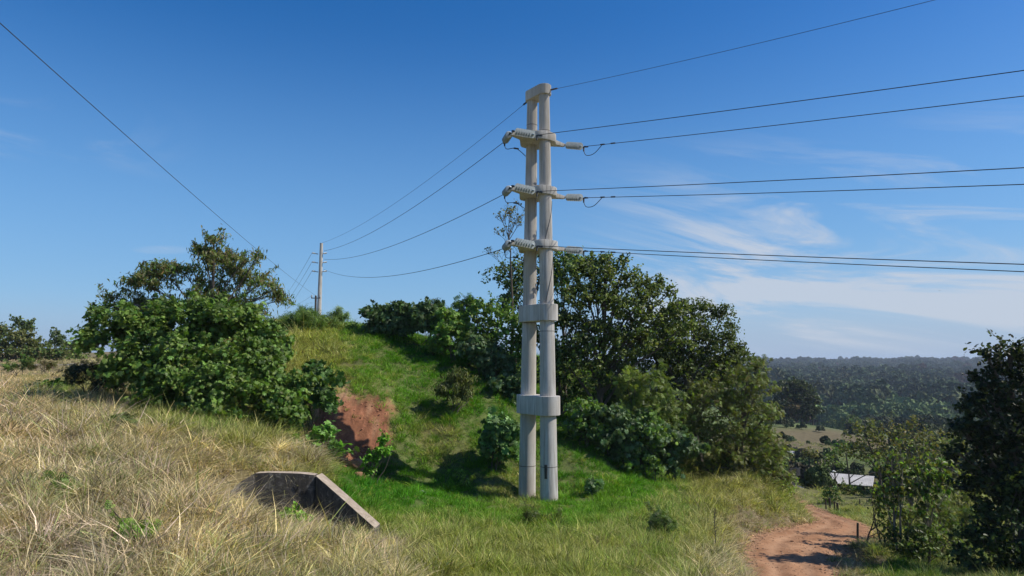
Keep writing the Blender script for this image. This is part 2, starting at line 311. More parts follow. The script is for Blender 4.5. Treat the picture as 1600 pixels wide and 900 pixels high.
# ------------------------------------------------------------------ materials
def new_mat(name):
    m = bpy.data.materials.new(name); m.use_nodes = True; t = m.node_tree; t.nodes.clear()
    o = t.nodes.new('ShaderNodeOutputMaterial'); return m, t, o
def ramp(t, fac, stops):
    r = t.nodes.new('ShaderNodeValToRGB'); e = r.color_ramp.elements
    while len(e) > 1: e.remove(e[-1])
    e[0].position = stops[0][0]; e[0].color = (*stops[0][1], 1)
    for p, c in stops[1:]:
        q = e.new(p); q.color = (*c, 1)
    t.links.new(fac, r.inputs[0]); return r.outputs[0]
def noise(t, vec, scale, detail=5, rough=.55, dist=0, stretch=None):
    if stretch:
        mp = t.nodes.new('ShaderNodeMapping'); t.links.new(vec, mp.inputs[0]); mp.inputs['Scale'].default_value = stretch; vec = mp.outputs[0]
    n_ = t.nodes.new('ShaderNodeTexNoise'); n_.inputs['Scale'].default_value = scale; n_.inputs['Detail'].default_value = detail; n_.inputs['Roughness'].default_value = rough; n_.inputs['Distortion'].default_value = dist
    t.links.new(vec, n_.inputs['Vector']); return n_.outputs[0]
def mixc(t, fac, a, b, mode='MIX'):
    m = t.nodes.new('ShaderNodeMix'); m.data_type = 'RGBA'; m.blend_type = mode
    for v, s in ((fac, 'Factor'), (a, 'A'), (b, 'B')):
        if isinstance(v, (int, float)): m.inputs[s].default_value = v
        elif isinstance(v, tuple): m.inputs[s].default_value = (*v, 1)
        else: t.links.new(v, m.inputs[s])
    return m.outputs['Result']
def pos(t): return t.nodes.new('ShaderNodeNewGeometry').outputs['Position']
def objc(t): return t.nodes.new('ShaderNodeTexCoord').outputs['Object']
def surf(name, stops, scale, rough=.85, bump=.3, stretch=None, metallic=0, spec=.3, dscale=None, extra=None):
    m, t, o = new_mat(name); v = objc(t); n1 = noise(t, v, scale, 8, .6, .3, stretch); c = ramp(t, n1, stops)
    if extra: c = extra(t, v, c)
    b = t.nodes.new('ShaderNodeBsdfPrincipled'); t.links.new(c, b.inputs['Base Color']); b.inputs['Roughness'].default_value = rough; b.inputs['Metallic'].default_value = metallic
    b.inputs['Specular IOR Level'].default_value = spec; b.inputs['Diffuse Roughness'].default_value = 1.0 if rough > .8 else 0.0
    if bump:
        bp = t.nodes.new('ShaderNodeBump'); bp.inputs['Strength'].default_value = bump; bp.inputs['Distance'].default_value = .02
        t.links.new(noise(t, v, dscale or scale*6, 6, .65), bp.inputs['Height']); t.links.new(bp.outputs[0], b.inputs['Normal'])
    t.links.new(b.outputs[0], o.inputs[0]); return m
def leaf_mat(name, inst=False, rough=.5, trans=.3, spec=.35):
    m, t, o = new_mat(name); a = t.nodes.new('ShaderNodeAttribute'); a.attribute_name = 'col'; a.attribute_type = 'INSTANCER' if inst else 'GEOMETRY'
    c = a.outputs['Color']
    if inst:
        a2 = t.nodes.new('ShaderNodeAttribute'); a2.attribute_name = 'shadev'; a2.attribute_type = 'GEOMETRY'
        c = mixc(t, 1.0, c, a2.outputs['Color'], 'MULTIPLY')
    b = t.nodes.new('ShaderNodeBsdfPrincipled'); t.links.new(c, b.inputs['Base Color']); b.inputs['Roughness'].default_value = rough; b.inputs['Specular IOR Level'].default_value = spec
    tr = t.nodes.new('ShaderNodeBsdfTranslucent'); t.links.new(mixc(t, 1.0, c, (1.1, 1.15, .5), 'MULTIPLY'), tr.inputs['Color'])
    ms = t.nodes.new('ShaderNodeMixShader'); ms.inputs[0].default_value = trans; t.links.new(b.outputs[0], ms.inputs[1]); t.links.new(tr.outputs[0], ms.inputs[2]); t.links.new(ms.outputs[0], o.inputs[0])
    return m
M_LEAF = leaf_mat('leaf', trans=.42, spec=.3, rough=.48); M_GLOSSY = leaf_mat('glossy_leaf', rough=.46, trans=.38, spec=.36); M_GRASS = leaf_mat('grass_blade', True, .6, .35, .25); M_FAR = leaf_mat('far_foliage', True, .8, .0, .1)
M_BARK = surf('bark', [(.3, (.07, .055, .04)), (.6, (.16, .13, .10)), (.8, (.24, .21, .17))], 3, .9, .6, (1, 1, .25))
M_PALEBARK = surf('pale_bark', [(.3, (.16, .13, .10)), (.6, (.30, .27, .22)), (.8, (.42, .39, .33))], 3, .9, .5, (1, 1, .3))
def conc_extra(t, v, c):
    st = noise(t, v, 1.6, 6, .6, .5, (2.2, 2.2, .25)); c = mixc(t, ramp(t, st, [(.45, (0, 0, 0)), (.8, (.75, .75, .75))]), c, (.38, .33, .26)); s2 = noise(t, v, 3.2, 5, .6, .2, (3.5, 3.5, .12)); c = mixc(t, ramp(t, s2, [(.52, (0, 0, 0)), (.68, (.75, .75, .75))]), c, (.26, .235, .20)); bl = noise(t, v, .9, 3, .5, .0, (1, 1, .45)); c = mixc(t, ramp(t, bl, [(.40, (.5, .5, .5)), (.52, (0, 0, 0))]), c, (.50, .45, .37))
    zz = t.nodes.new('ShaderNodeSeparateXYZ'); t.links.new(v, zz.inputs[0]); hz_ = math_(t, 'ADD', zz.outputs[2], math_(t, 'MULTIPLY', noise(t, v, 3, 5, .6), 1.2)); c = mixc(t, ramp(t, math_(t, 'DIVIDE', hz_, 2.0), [(.30, (.75, .75, .75)), (.62, (0, 0, 0))]), c, (.33, .24, .165))
    sp = noise(t, v, 14, 3, .7); return mixc(t, ramp(t, sp, [(.62, (0, 0, 0)), (.72, (.5, .5, .5))]), c, (.24, .22, .19))
M_CONC = surf('pole_concrete', [(.3, (.50, .475, .43)), (.5, (.60, .575, .53)), (.72, (.68, .655, .61))], 1.3, .88, .25, (1, 1, .5), extra=conc_extra, dscale=25)
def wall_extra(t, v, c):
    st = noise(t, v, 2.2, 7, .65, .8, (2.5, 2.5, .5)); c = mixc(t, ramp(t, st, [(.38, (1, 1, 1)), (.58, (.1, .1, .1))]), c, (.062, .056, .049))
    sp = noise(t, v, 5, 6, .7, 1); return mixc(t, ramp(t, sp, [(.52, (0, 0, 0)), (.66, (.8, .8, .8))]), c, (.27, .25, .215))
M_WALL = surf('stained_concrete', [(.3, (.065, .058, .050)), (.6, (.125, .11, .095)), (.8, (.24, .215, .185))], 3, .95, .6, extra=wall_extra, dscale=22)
M_COPE = surf('worn_coping', [(.3, (.26, .205, .155)), (.6, (.40, .33, .255)), (.8, (.50, .45, .38))], 5, .95, .5)
M_PORC = surf('insulator_porcelain', [(.3, (.25, .29, .30)), (.7, (.41, .45, .46))], 8, .3, .0, spec=.5)
M_STEEL = surf('dark_steel', [(.3, (.04, .04, .045)), (.7, (.10, .10, .10))], 10, .6, .1, metallic=.4)
M_WIRE = surf('weathered_wire', [(.3, (.03, .03, .035)), (.7, (.06, .06, .065))], 3, .6, 0)
M_ALU = surf('aluminium_fitting', [(.3, (.30, .30, .29)), (.7, (.45, .45, .44))], 6, .5, .0, metallic=.3)
M_WOOD = surf('weathered_wood', [(.3, (.05, .04, .03)), (.7, (.13, .11, .09))], 4, .9, .5, (1, 1, .2))
M_TIN = surf('tin_roof', [(.3, (.33, .31, .29)), (.55, (.46, .44, .42)), (.8, (.56, .54, .51))], 1.1, .6, .1, metallic=.0)
M_PLANKS = surf('dark_planks', [(.3, (.03, .022, .018)), (.7, (.09, .06, .045))], 2, .9, .4, (1, 1, .2))
M_STONE = surf('grey_stone', [(.3, (.17, .16, .15)), (.7, (.36, .34, .31))], 4, .95, .5)
M_CLAYST = surf('clay_boulder', [(.3, (.20, .10, .055)), (.7, (.42, .25, .15))], 4, .95, .5)
M_FEATHER = surf('dark_feather', [(.3, (.015, .014, .013)), (.7, (.04, .036, .033))], 10, .8, 0)
M_WHITE = surf('white_plaster', [(.3, (.6, .6, .58)), (.7, (.75, .75, .72))], 2, .8, 0)
M_LETTER = surf('faded_paint', [(.3, (.012, .011, .010)), (.7, (.035, .03, .026))], 12, .95, 0)
# ground
def ground_mat():
    m, t, o = new_mat('ground_soil'); p = pos(t); a = t.nodes.new('ShaderNodeAttribute'); a.attribute_name = 'col'
    n1 = noise(t, p, .9, 9, .65, .4); n2 = noise(t, p, 9, 6, .7)
    c = mixc(t, 1.0, a.outputs['Color'], ramp(t, n1, [(.3, (.70, .70, .72)), (.7, (1.28, 1.25, 1.2))]), 'MULTIPLY')
    c = mixc(t, 1.0, c, ramp(t, n2, [(.3, (.72, .72, .72)), (.7, (1.25, 1.25, 1.25))]), 'MULTIPLY')
    b = t.nodes.new('ShaderNodeBsdfPrincipled'); t.links.new(c, b.inputs['Base Color']); b.inputs['Roughness'].default_value = .95; b.inputs['Specular IOR Level'].default_value = .1
    bp = t.nodes.new('ShaderNodeBump'); bp.inputs['Strength'].default_value = .8; bp.inputs['Distance'].default_value = .06; t.links.new(noise(t, p, 7, 8, .7), bp.inputs['Height']); t.links.new(bp.outputs[0], b.inputs['Normal'])
    t.links.new(b.outputs[0], o.inputs[0]); return m
M_GROUND = ground_mat()
def road_mat():
    m, t, o = new_mat('red_dirt'); p = pos(t); n1 = noise(t, p, .5, 8, .6, .6); n2 = noise(t, p, 6, 8, .7)
    c = ramp(t, n1, [(.3, (.22, .112, .060)), (.5, (.30, .16, .088)), (.72, (.37, .215, .125))])
    c = mixc(t, 1.0, c, ramp(t, n2, [(.3, (.78, .78, .78)), (.7, (1.2, 1.2, 1.2))]), 'MULTIPLY')
    qa_ = t.nodes.new('ShaderNodeAttribute'); qa_.attribute_name = 'across'; c = mixc(t, ramp(t, qa_.outputs['Fac'], [(.0, (.35, .35, .35)), (.12, (0, 0, 0)), (.20, (0, 0, 0)), (.28, (.3, .3, .3)), (.38, (0, 0, 0)), (.6, (0, 0, 0)), (.70, (.3, .3, .3)), (.80, (0, 0, 0)), (.9, (0, 0, 0)), (1, (.4, .4, .4))]), c, (.42, .27, .17))
    b = t.nodes.new('ShaderNodeBsdfPrincipled'); t.links.new(c, b.inputs['Base Color']); b.inputs['Roughness'].default_value = .97; b.inputs['Specular IOR Level'].default_value = .1
    bp = t.nodes.new('ShaderNodeBump'); bp.inputs['Strength'].default_value = .6; bp.inputs['Distance'].default_value = .04; t.links.new(noise(t, p, 5, 8, .7), bp.inputs['Height']); t.links.new(bp.outputs[0], b.inputs['Normal'])
    t.links.new(b.outputs[0], o.inputs[0]); return m
M_ROAD = road_mat()
M_ASPH = surf('asphalt', [(.3, (.10, .085, .08)), (.7, (.17, .145, .135))], 1.0, .9, .3)

# ------------------------------------------------------------------ the ground sheet (polar grid about the viewpoint's foot)
angs = np.concatenate([np.arange(-180, -46, 3.0), np.arange(-46, 46, .25), np.arange(46, 180, 3.0)]); angs = np.radians(angs)
rad = np.concatenate([np.geomspace(.6, 8, 22)[:-1], np.geomspace(8, 60, 300)[:-1], np.geomspace(60, 20000, 190)])
AA, RR = np.meshgrid(angs, rad); gx = (RR*np.sin(AA)).ravel(); gy = (RR*np.cos(AA)).ravel()
gz = H(gx, gy); na, nr_ = len(angs), len(rad)
gx = np.append(gx, 0); gy = np.append(gy, 0); gz = np.append(gz, gz[:na].mean())
I = np.arange(nr_*na).reshape(nr_, na); a0 = I[:-1]; a1 = np.roll(I, -1, 1)[:-1]; b0 = I[1:]; b1 = np.roll(I, -1, 1)[1:]
quads = np.stack([a0, b0, b1, a1], -1).reshape(-1, 4)
fan = np.stack([np.full(na, nr_*na), I[0], np.roll(I[0], -1)], -1)
loops = np.concatenate([quads.ravel(), fan.ravel()]); sizes = np.concatenate([np.full(len(quads), 4), np.full(len(fan), 3)])
pal = palette(gx, gy, gz); gr = np.hypot(gx, gy)
gcol = pal[:, :3]*0.55; soil = np.array([.17, .12, .08])
gcol = gcol*.7+soil*.3
gpx, gpy = pix(gx, np.maximum(gy, .5), gz)
clm = CLAY(gpx+9*sines(gx, gy, .9, 91), gpy+8*sines(gx, gy, .7, 92))*(gy > 30)*(gy < 40); slm = SLIP(gpx, gpy)*(gy > 30)*(gy < 42)
clayc = np.array([.205, .092, .052])[None]*(1+.22*sines(gx, gy, .5, 31))[:, None]
clayc = np.where((sines(gx, gy*.4, .8, 32) > .9)[:, None], np.array([.28, .15, .088])[None], clayc)
gcol = gcol*(1-clm[:, None])+clayc*clm[:, None]; gcol = gcol*(1-.7*slm[:, None])+np.array([.30, .18, .11])*.7*slm[:, None]
d_, _ = road_d(gx, gy); rm = 1-sstep(d_-RWF(gy), .1, .7); gcol = gcol*(1-rm[:, None])+np.array([.30, .17, .10])*rm[:, None]
# valley colours
ff = sstep(gy, 110, 135)*(gx > 0); fld = np.array([.095, .125, .045])[None]*(1+.16*sines(gx, gy, 9, 81)+.14*sines(gx, gy, 28, 82)+.12*sines(gx, gy, 3.5, 83))[:, None]
br = sstep(gpy, 662, 676)*(1-sstep(gpy, 700, 712)); fld = fld*(1-br[:, None])+np.array([.125, .105, .06])*br[:, None]
far = sstep(gr, 240, 330); fld = fld*(1-far[:, None])+np.array([.08, .12, .045])*far[:, None]
tanp = np.exp(-(((gpx-1440)/40)**2+((gpy-672)/12)**2)); fld = fld*(1-tanp[:, None])+np.array([.30, .25, .16])*tanp[:, None]
f2 = sstep(gr, 560, 640); fld = fld*(1-f2[:, None])+np.array([.035, .05, .03])*f2[:, None]
pt = ((((gpx-1312)/24)**2+((gpy-570.5)/1.6)**2) < 1)|((((gpx-1420)/20)**2+((gpy-571)/1.3)**2) < 1); fld[pt & (gr > 2000)] = (.22, .23, .12); clr_ = (sines(gx, gy*.4, 520, 66) >= 1.75) & (gr > 640); fld[clr_] = (.17, .18, .08)
gcol = gcol*(1-ff[:, None])+fld*ff[:, None]
back = (gy < 3); gcol[back] = (.18, .15, .08)
me = mesh_np('ground', np.stack([gx, gy, gz], 1), loops, sizes, True, M_GROUND, {'col': np.concatenate([gcol, np.ones((len(gx), 1))], 1)})
tag(link('ground', me), 'grassy hillside falling from a dry bank into a wooded valley', kind='structure')
# dirt road ribbon lying 4 mm above the graded bed
def ribbon(name, C, w, mat, lift, wob=.25, ncross=9, prof=None):
    vs = []; nC = len(C)
    for i in range(nC):
        t = C[min(i+1, nC-1)]-C[max(i-1, 0)]; nrm = np.array([-t[1], t[0]])/np.hypot(t[0], t[1])
        for k in range(ncross):
            q = (k/(ncross-1)*2-1); ww = (w if w else float(RWF(C[i][1]))+.12)*(1+wob*math.sin(i*.9+(3 if q > 0 else 0))*.3+wob*.4*math.sin(i*2.3+(1 if q > 0 else 0)))
            vs.append((C[i][0]+nrm[0]*q*ww, C[i][1]+nrm[1]*q*ww))
    vs = np.array(vs); z = H(vs[:, 0], vs[:, 1])+lift
    if prof: z = prof(z.reshape(nC, ncross)).ravel()
    Ix = np.arange(nC*ncross).reshape(nC, ncross); q = np.stack([Ix[:-1, :-1], Ix[:-1, 1:], Ix[1:, 1:], Ix[1:, :-1]], -1).reshape(-1, 4)
    me = mesh_np(name, np.column_stack([vs, z]), q.ravel(), np.full(len(q), 4), True, mat, {'across': np.tile(np.linspace(0, 1, ncross), nC)}); return link(name, me)
RC2 = np.array([list(p) for p in catmull(RP, 60)])[:-20]
tag(ribbon('dirt_road', RC2, None, M_ROAD, .012, ncross=21), 'red dirt road bending down into the valley', kind='structure')
# asphalt road on the plateau at the far left
hw = [Vector((-120, 52, 0)), Vector((-80, 60, 0)), Vector((-48, 68, 0)), Vector((-42, 73, 0)), Vector((-36, 80, 0)), Vector((-33, 92, 0)), Vector((-34, 120, 0)), Vector((-44, 170, 0))]
HC = np.array([list(p) for p in catmull(hw, 20)])
flat = lambda z: np.repeat(z.mean(1, keepdims=True), z.shape[1], 1)
o = ribbon('asphalt_road', HC, 4.2, M_ASPH, .16, 0, 3, flat); tag(o, 'grey asphalt road with white lines behind the bank', kind='structure')
def line_at(off, name):
    vs = []; C = HC; nC = len(C); zc = None
    for i in range(nC):
        t = C[min(i+1, nC-1)]-C[max(i-1, 0)]; nrm = np.array([-t[1], t[0]])/np.hypot(t[0], t[1])
        pts = [(C[i][0]+nrm[0]*q, C[i][1]+nrm[1]*q) for q in (-4.2, 0, 4.2)]; z = H([p[0] for p in pts], [p[1] for p in pts]).mean()+.166
        for q in (off-.12, off+.12): vs.append((C[i][0]+nrm[0]*q, C[i][1]+nrm[1]*q, z))
    Ix = np.arange(nC*2).reshape(nC, 2); q = np.stack([Ix[:-1, 0], Ix[:-1, 1], Ix[1:, 1], Ix[1:, 0]], -1)
    return vs, q
va, qa = line_at(-3.7, ''); vb, qb = line_at(3.7, ''); vc, qc = line_at(0, '')
vv = np.array(va+vb+vc); qq = np.concatenate([qa, qb+len(va), qc+len(va)+len(vb)])
M_PAINT = surf('road_paint', [(.3, (.6, .6, .58)), (.7, (.8, .8, .78))], 3, .8, 0)
tag(link('road_markings', mesh_np('road_markings', vv, qq.ravel(), np.full(len(qq), 4), False, M_PAINT)), 'white painted lines of the asphalt road', kind='structure')

# distant blue hills
def far_hill(pts, Y, thick):
    mb = MB(); top = catmull([at(p[0], p[1], Y) for p in pts], 8); rows = []
    vs = []; n = len(top)
    for k, (dy, s) in enumerate([(-thick, 0), (-thick*.5, .6), (0, 1), (thick*.6, .5), (thick, 0)]):
        for p in top: vs.append((p.x, p.y+dy, -60+(p.z+60)*s))
    fs = [[k*n+i, k*n+i+1, (k+1)*n+i+1, (k+1)*n+i] for k in range(4) for i in range(n-1)]
    mb.add(vs, fs); return mb
M_HILL = surf('hill_woods', [(.3, (.03, .045, .03)), (.7, (.06, .08, .045))], .002, .95, 0)
o = far_hill([(1120,566),(1150,563.5),(1185,562),(1205,563),(1235,562),(1262,563.5),(1290,566)], 12500, 1500).build('far_hills', M_HILL, smooth=60); tag(o, 'blue hills on the horizon beyond the forest', kind='structure')
o = far_hill([(1430,566.5),(1480,564.5),(1530,564),(1580,564.5),(1640,564),(1700,566)], 14000, 1500).build('far_hills', M_HILL, smooth=60); tag(o, 'low blue ridge on the horizon at the right', kind='structure')

# ------------------------------------------------------------------ haze
hb = MB(); hb.box((0, 0, -150+95), (45000, 45000, 190))   # -150 .. 40
o = hb.build('haze', None); tag(o, kind='stuff'); o['label'] = 'thin blue air haze over the valley'
m, t, out = new_mat('air_haze'); pv = t.nodes.new('ShaderNodeVolumePrincipled'); pv.inputs['Color'].default_value = (.70, .82, .98, 1); pv.inputs['Density'].default_value = 0.00012; pv.inputs['Anisotropy'].default_value = .1
t.links.new(pv.outputs[0], out.inputs['Volume']); o.data.materials.append(m)

# ------------------------------------------------------------------ the twin concrete pole
base = Vector((1.2, 32.75, -.1))
tw = empty('power_pole', base, 'tall grey twin-column concrete power pole standing alone on the green grass', 'power pole')
fA, fT = Vector((1.70, 32.0, -.6)), Vector((1.58, 32.4, 19.72)); rA, rT = Vector((.70, 33.4, -.9)), Vector((1.02, 33.2, 19.72))
for a_, b_ in ((fA, fT), (rA, rT)):
    mb = MB(); pts = []; rs = []
    for k in range(41):
        tt = k/40; pts.append(a_.lerp(b_, tt)); rs.append(.415+(.255-.415)*tt)
    mb.tube(pts, rs, 40); o = mb.build('column', M_CONC, tw, smooth=40)
    # thin joint lines of the column's cast sections
    for zt in ((.115, .42, .62, .9) if a_ is fA else (.12, .45, .93)):
        mb = MB(); p = a_.lerp(b_, zt); r = .415+(.255-.415)*zt; mb.tube([p-Vector((0, 0, .012)), p+Vector((0, 0, .012))], r+.003, 40); j = mb.build('joint_line', M_WOOD, o, smooth=40)
def col_at(z):
    return fA.lerp(fT, (z-fA.z)/(fT.z-fA.z)), rA.lerp(rT, (z-rA.z)/(rT.z-rA.z))
def stadium(c1, c2, r, z, n=14):
    d = Vector((c2.x-c1.x, c2.y-c1.y, 0)).normalized(); ang = math.atan2(d.y, d.x); ring = []
    for k in range(n+1):
        a = ang-math.pi/2+math.pi*k/n; ring.append(Vector((c2.x+r*math.cos(a), c2.y+r*math.sin(a), z)))
    for k in range(n+1):
        a = ang+math.pi/2+math.pi*k/n; ring.append(Vector((c1.x+r*math.cos(a), c1.y+r*math.sin(a), z)))
    return ring
def collar(name, z0, z1, dr):
    c1, c2 = col_at((z0+z1)/2); t_ = ((z0+z1)/2-fA.z)/(fT.z-fA.z); r = .415+(.255-.415)*t_+dr
    mb = MB(); mb.loft([stadium(c1, c2, r-.014, z0), stadium(c1, c2, r, z0+.014), stadium(c1, c2, r, z1-.014), stadium(c1, c2, r-.014, z1)]); return mb.build(name, M_CONC, tw, smooth=24)
collar('collar', 4.05, 4.93, .19); collar('collar', 8.42, 9.20, .18); collar('top_cap', 19.52, 20.02, .09)
u_ = Vector((-.55, .83, 0)).normalized(); w_ = Vector((.83, .55, 0)).normalized()
TIPS = {}
def crossarm(z):
    c1, c2 = col_at(z); mid = (c1+c2)/2; mid.z = z; t_ = (z-fA.z)/(fT.z-fA.z); r = .415+(.255-.415)*t_+.10
    half = (c2-c1).length/2
    # plan outline: wide waist round both columns running out into two narrow arms
    def ring(zz, s, tipz):
        out = []
        prof = [(-1.62, .07), (-1.5, .10), (-.95, .22), (-.55, half+r*.55), (-.38, half+r*.86), (0, half+r), (.38, half+r*.86), (.55, half+r*.55), (.95, .22), (1.5, .10), (1.62, .07)]
        for a, b in prof: out.append((a, -b))
        for a, b in prof[::-1]: out.append((a, b))
        return [mid+w_*(a*s)+u_*(b*s)+Vector((0, 0, (zz if abs(a) < .6 else (zz*.55+.0) if abs(a) < 1.2 else zz*.38))) for a, b in out]
    mb = MB(); mb.loft([ring(-.24, .985, 0), ring(-.21, 1, 0), ring(.14, 1, 0), ring(.17, .985, 0)]); mb.build('crossarm', M_CONC, tw, smooth=28)
    return mid-w_*1.6, mid+w_*1.6
DL = Vector((-26.5, 57, 0)).normalized(); DR = Vector((12.7, -13.1, -.6)).normalized()
def insul(p0, pe, ln=1.65, nd_=7):
    d = (Vector(pe)-p0); ln = d.length; d.normalize(); p1 = Vector(pe); par = MB(); prof = []
    a = .16; b = .90; prof.append((a, .03))
    for k in range(nd_):
        t0 = a+(b-a)*k/nd_; dt = (b-a)/nd_; prof += [(t0+dt*.04, .04), (t0+dt*.10, .15), (t0+dt*.26, .185), (t0+dt*.30, .06), (t0+dt*.92, .038)]
    prof.append((b, .03)); par.lathe(p0, p1, prof, 16)
    s_ = par.build('insulator_string', M_PORC, tw)
    f = MB(); f.tube([p0-d*.1, p0+d*.0, p0+d*.06, p0+d*ln*.17], [.03, .06, .05, .03], 8); f.build('clamp', M_STEEL, s_)
    f = MB(); f.tube([p1-Vector((0, 0, .24)), p1-Vector((0, 0, .02)), p1+d*.1, p1+d*.35], [.035, .045, .045, .03], 8); f.build('clamp', M_STEEL, s_); return p1
WIRES = []
def wire(name, pts, r, label, group):
    mb = MB(); mb.tube(pts, r, 6); o = mb.build(name, M_WIRE, smooth=60); tag(o, label, 'power line', group); return o
def parab(p0, p1, sag, n=40):
    return [p0.lerp(p1, k/n)-Vector((0, 0, 4*sag*(k/n)*(1-k/n))) for k in range(n+1)]
FAR = Vector((at(499, 460, 90).x, 90, 0)); FARZ = {}
levels = [(17.42, 'top', 392), (14.72, 'middle', 405), (12.08, 'bottom', 421)]
for z, nm, fpy in levels:
    tl, tr = crossarm(z)
    # left tip towards the far pole
    e = insul(tl+Vector((-.05, 0, .02)), at(788.5, {'top': 221, 'middle': 303, 'bottom': 388}[nm], 33.3))
    tgt = at(509, fpy, 90); tgt.x = at(506, fpy, 90).x
    wire('power_line', parab(e, tgt, 1.0 if nm != 'bottom' else 1.25), .017, f'thin line running left from the {nm} arm to the far pole', 'lines to the far pole')
    # jumper loop beneath the left tip
    j = e-Vector((0, 0, .22)); k0 = tl+Vector((.25, .5, -.62)); k1 = col_at(z-.7)[1]+Vector((-.25, .45, .1))
    mb = MB(); mb.tube(catmull([j, j+Vector((.12, -.5, -.33)), k0+Vector((0, -.2, -.02)), k1], 8), .018, 6); jc = mb.build('jumper_cable', M_WIRE, tw); mb = MB(); mb.tube([k0+Vector((-.12, -.2, 0)), k0+Vector((.12, -.15, -.02))], .04, 6); mb.build('connector', M_STEEL, jc)
    # left tip towards the viewer's right
    e2 = insul(tl+Vector((.1, -.08, .1)), at(839, {'top': 211, 'middle': 299, 'bottom': 384}[nm], 30.75))
    rise = {'top': 1, 'middle': 1, 'bottom': 1}[nm]
    far_l = {'top': at(1600, 110, 18.6), 'middle': at(1600, 262, 18.6), 'bottom': at(1600, 413, 18.6)}[nm]
    far_r = {'top': at(1600, 150, 20.2), 'middle': at(1600, 288, 20.2), 'bottom': at(1600, 424.5, 20.2)}[nm]
    def span(a, b, ext=1.6):
        d = b-a; out = []
        for k in range(61):
            s_ = k/60*ext; out.append(Vector((a.x+d.x*s_, a.y+d.y*s_, a.z+(d.z-.12)*s_+.12*s_*s_)))
        return out
    wire('power_line', span(e2, far_l), .0145, f'front conductor of the pair leaving the {nm} arm to the right', 'lines leaving to the right')
    e3 = insul(tr+Vector((.05, 0, .0)), at(912, {'top': 229, 'middle': 309, 'bottom': 392}[nm], 32.35))
    wire('power_line', span(e3, far_r), .0145, f'rear conductor leaving the right tip of the {nm} arm', 'lines leaving to the right')
    dn = (far_r-e3).normalized(); q = e3+dn*1.15
    mb = MB(); s0 = e3-Vector((0, 0, .22)); mb.tube(catmull([s0, s0+Vector((.12, -.1, -.25)), s0.lerp(q, .55)-Vector((0, 0, .30)), q], 8), .016, 6); jc = mb.build('jumper_cable', M_WIRE, tw)
    for qq_ in (.0, .62):
        mb = MB(); mb.tube([q+dn*(qq_-.12), q+dn*(qq_+.12)], .035, 6); mb.build('connector', M_STEEL, jc)
# ground wire over the top
cf, cr = col_at(19.72)
g0 = cf+Vector((.33, -.1, .05)); g1 = at(1460, 0, 21.0); d = g1-g0
wire('power_line', [Vector((g0.x+d.x*s, g0.y+d.y*s, g0.z+(d.z-.35)*s+.35*s*s)) for s in [k/40*1.5 for k in range(61)]], .0095, 'highest thin wire rising to the right from the pole top', None)
g2 = cr+Vector((-.28, .2, -.15)); wire('power_line', parab(g2, at(499, 381, 90), 1.0), .011, 'faint wire dropping left from the pole top to the far pole', None)
mb = MB(); mb.tube([g0-Vector((.25, .05, .05)), g0+Vector((.05, -.05, 0))], .03, 6); mb.tube([g0, g0+d.normalized()*.4], .045, 6); mb.build('clamp', M_STEEL, tw)
mb = MB(); mb.tube([g2, g2+Vector((-.15, .2, -.05))], .05, 6); mb.build('clamp', M_STEEL, tw)
# number plate / dark slot low on the front column, thin earth cable
p_, _ = col_at(1.55); mb = MB(); mb.box(p_+Vector((-.15, -.385, 0)), (.12, .05, .62), Matrix.Rotation(-.35, 3, 'Z')); mb.build('terminal_box', M_STEEL, tw)
for z0, z1 in ((9.3, 11.7), (12.3, 14.2)):
    pts = []
    for k in range(13):
        zz = z1+(z0-z1)*k/12; c_, _ = col_at(zz); a = math.radians(-5-95*k/12); rr = .415+(.255-.415)*((zz-fA.z)/(fT.z-fA.z))+.012
        pts.append(Vector((c_.x+rr*math.cos(a), c_.y+rr*math.sin(a), zz)))
    mb = MB(); mb.tube(pts, .011, 5); mb.build('earth_cable', M_WIRE, tw)

# ------------------------------------------------------------------ far single pole and the wooden pole
fb = Vector((FAR.x, 90, h1(FAR.x, 90))); fp = empty('power_pole', fb, 'pale slender single power pole far off behind the mound, with three pairs of short arms', 'power pole')
tz = at(500, 380, 90).z; mb = MB(); mb.tube([fb-Vector((0, 0, .5)), Vector((fb.x+.08, 90, tz))], [.36, .20], 20); mb.build('column', M_CONC, fp, smooth=40)
for py in (397, 411, 425):
    for s in (-1, 1):
        c = at(499.5, py, 90); mb = MB(); mb.tube([c+Vector((s*.2, 0, 0)), c+Vector((s*.95, -.1, .12))], [.06, .045], 8); a = mb.build('arm', M_ALU, fp)
        mb = MB(); mb.lathe(c+Vector((s*.55, -.05, .08)), c+Vector((s*1.0, -.1, .14)), [(0, .06), (.2, .12), (.3, .07), (.5, .12), (.6, .07), (.8, .12), (1, .05)], 8); mb.build('insulator', M_PORC, a)
        if s < 0:
            q = at(440-(py-397)*.1, py+70, 240); wire('power_line', parab(c+Vector((-1, -.1, .14)), q, .8, 20), .018, {397: 'upper', 411: 'middle', 425: 'lower'}[py]+' of three faint lines going left from the far pole', 'lines beyond the far pole')
wb = Vector((at(494, 480, 84).x, 84, 0)); wb.z = h1(wb.x, 84)
wp = empty('utility_pole', wb, 'thin dark utility pole beside the far pale pole', 'utility pole'); wt = at(493.5, 462, 84)
mb = MB(); mb.tube([wb-Vector((0, 0, .5)), wt], [.17, .12], 12); mb.build('column', M_WOOD, wp, smooth=40)
mb = MB(); mb.box(wt+Vector((0, 0, -.3)), (1.1, .1, .1)); mb.build('arm', M_WOOD, wp)
for dx in (-.5, 0, .5):
    mb = MB(); mb.lathe(wt+Vector((dx, 0, -.25)), wt+Vector((dx, 0, .1)), [(0, .05), (.3, .11), (.5, .07), (.7, .1), (1, .04)], 8); mb.build('insulator', M_PORC, wp)
aa = wt+Vector((0, 0, 0)); bb = at(0, 36, 13.5); d = bb-aa
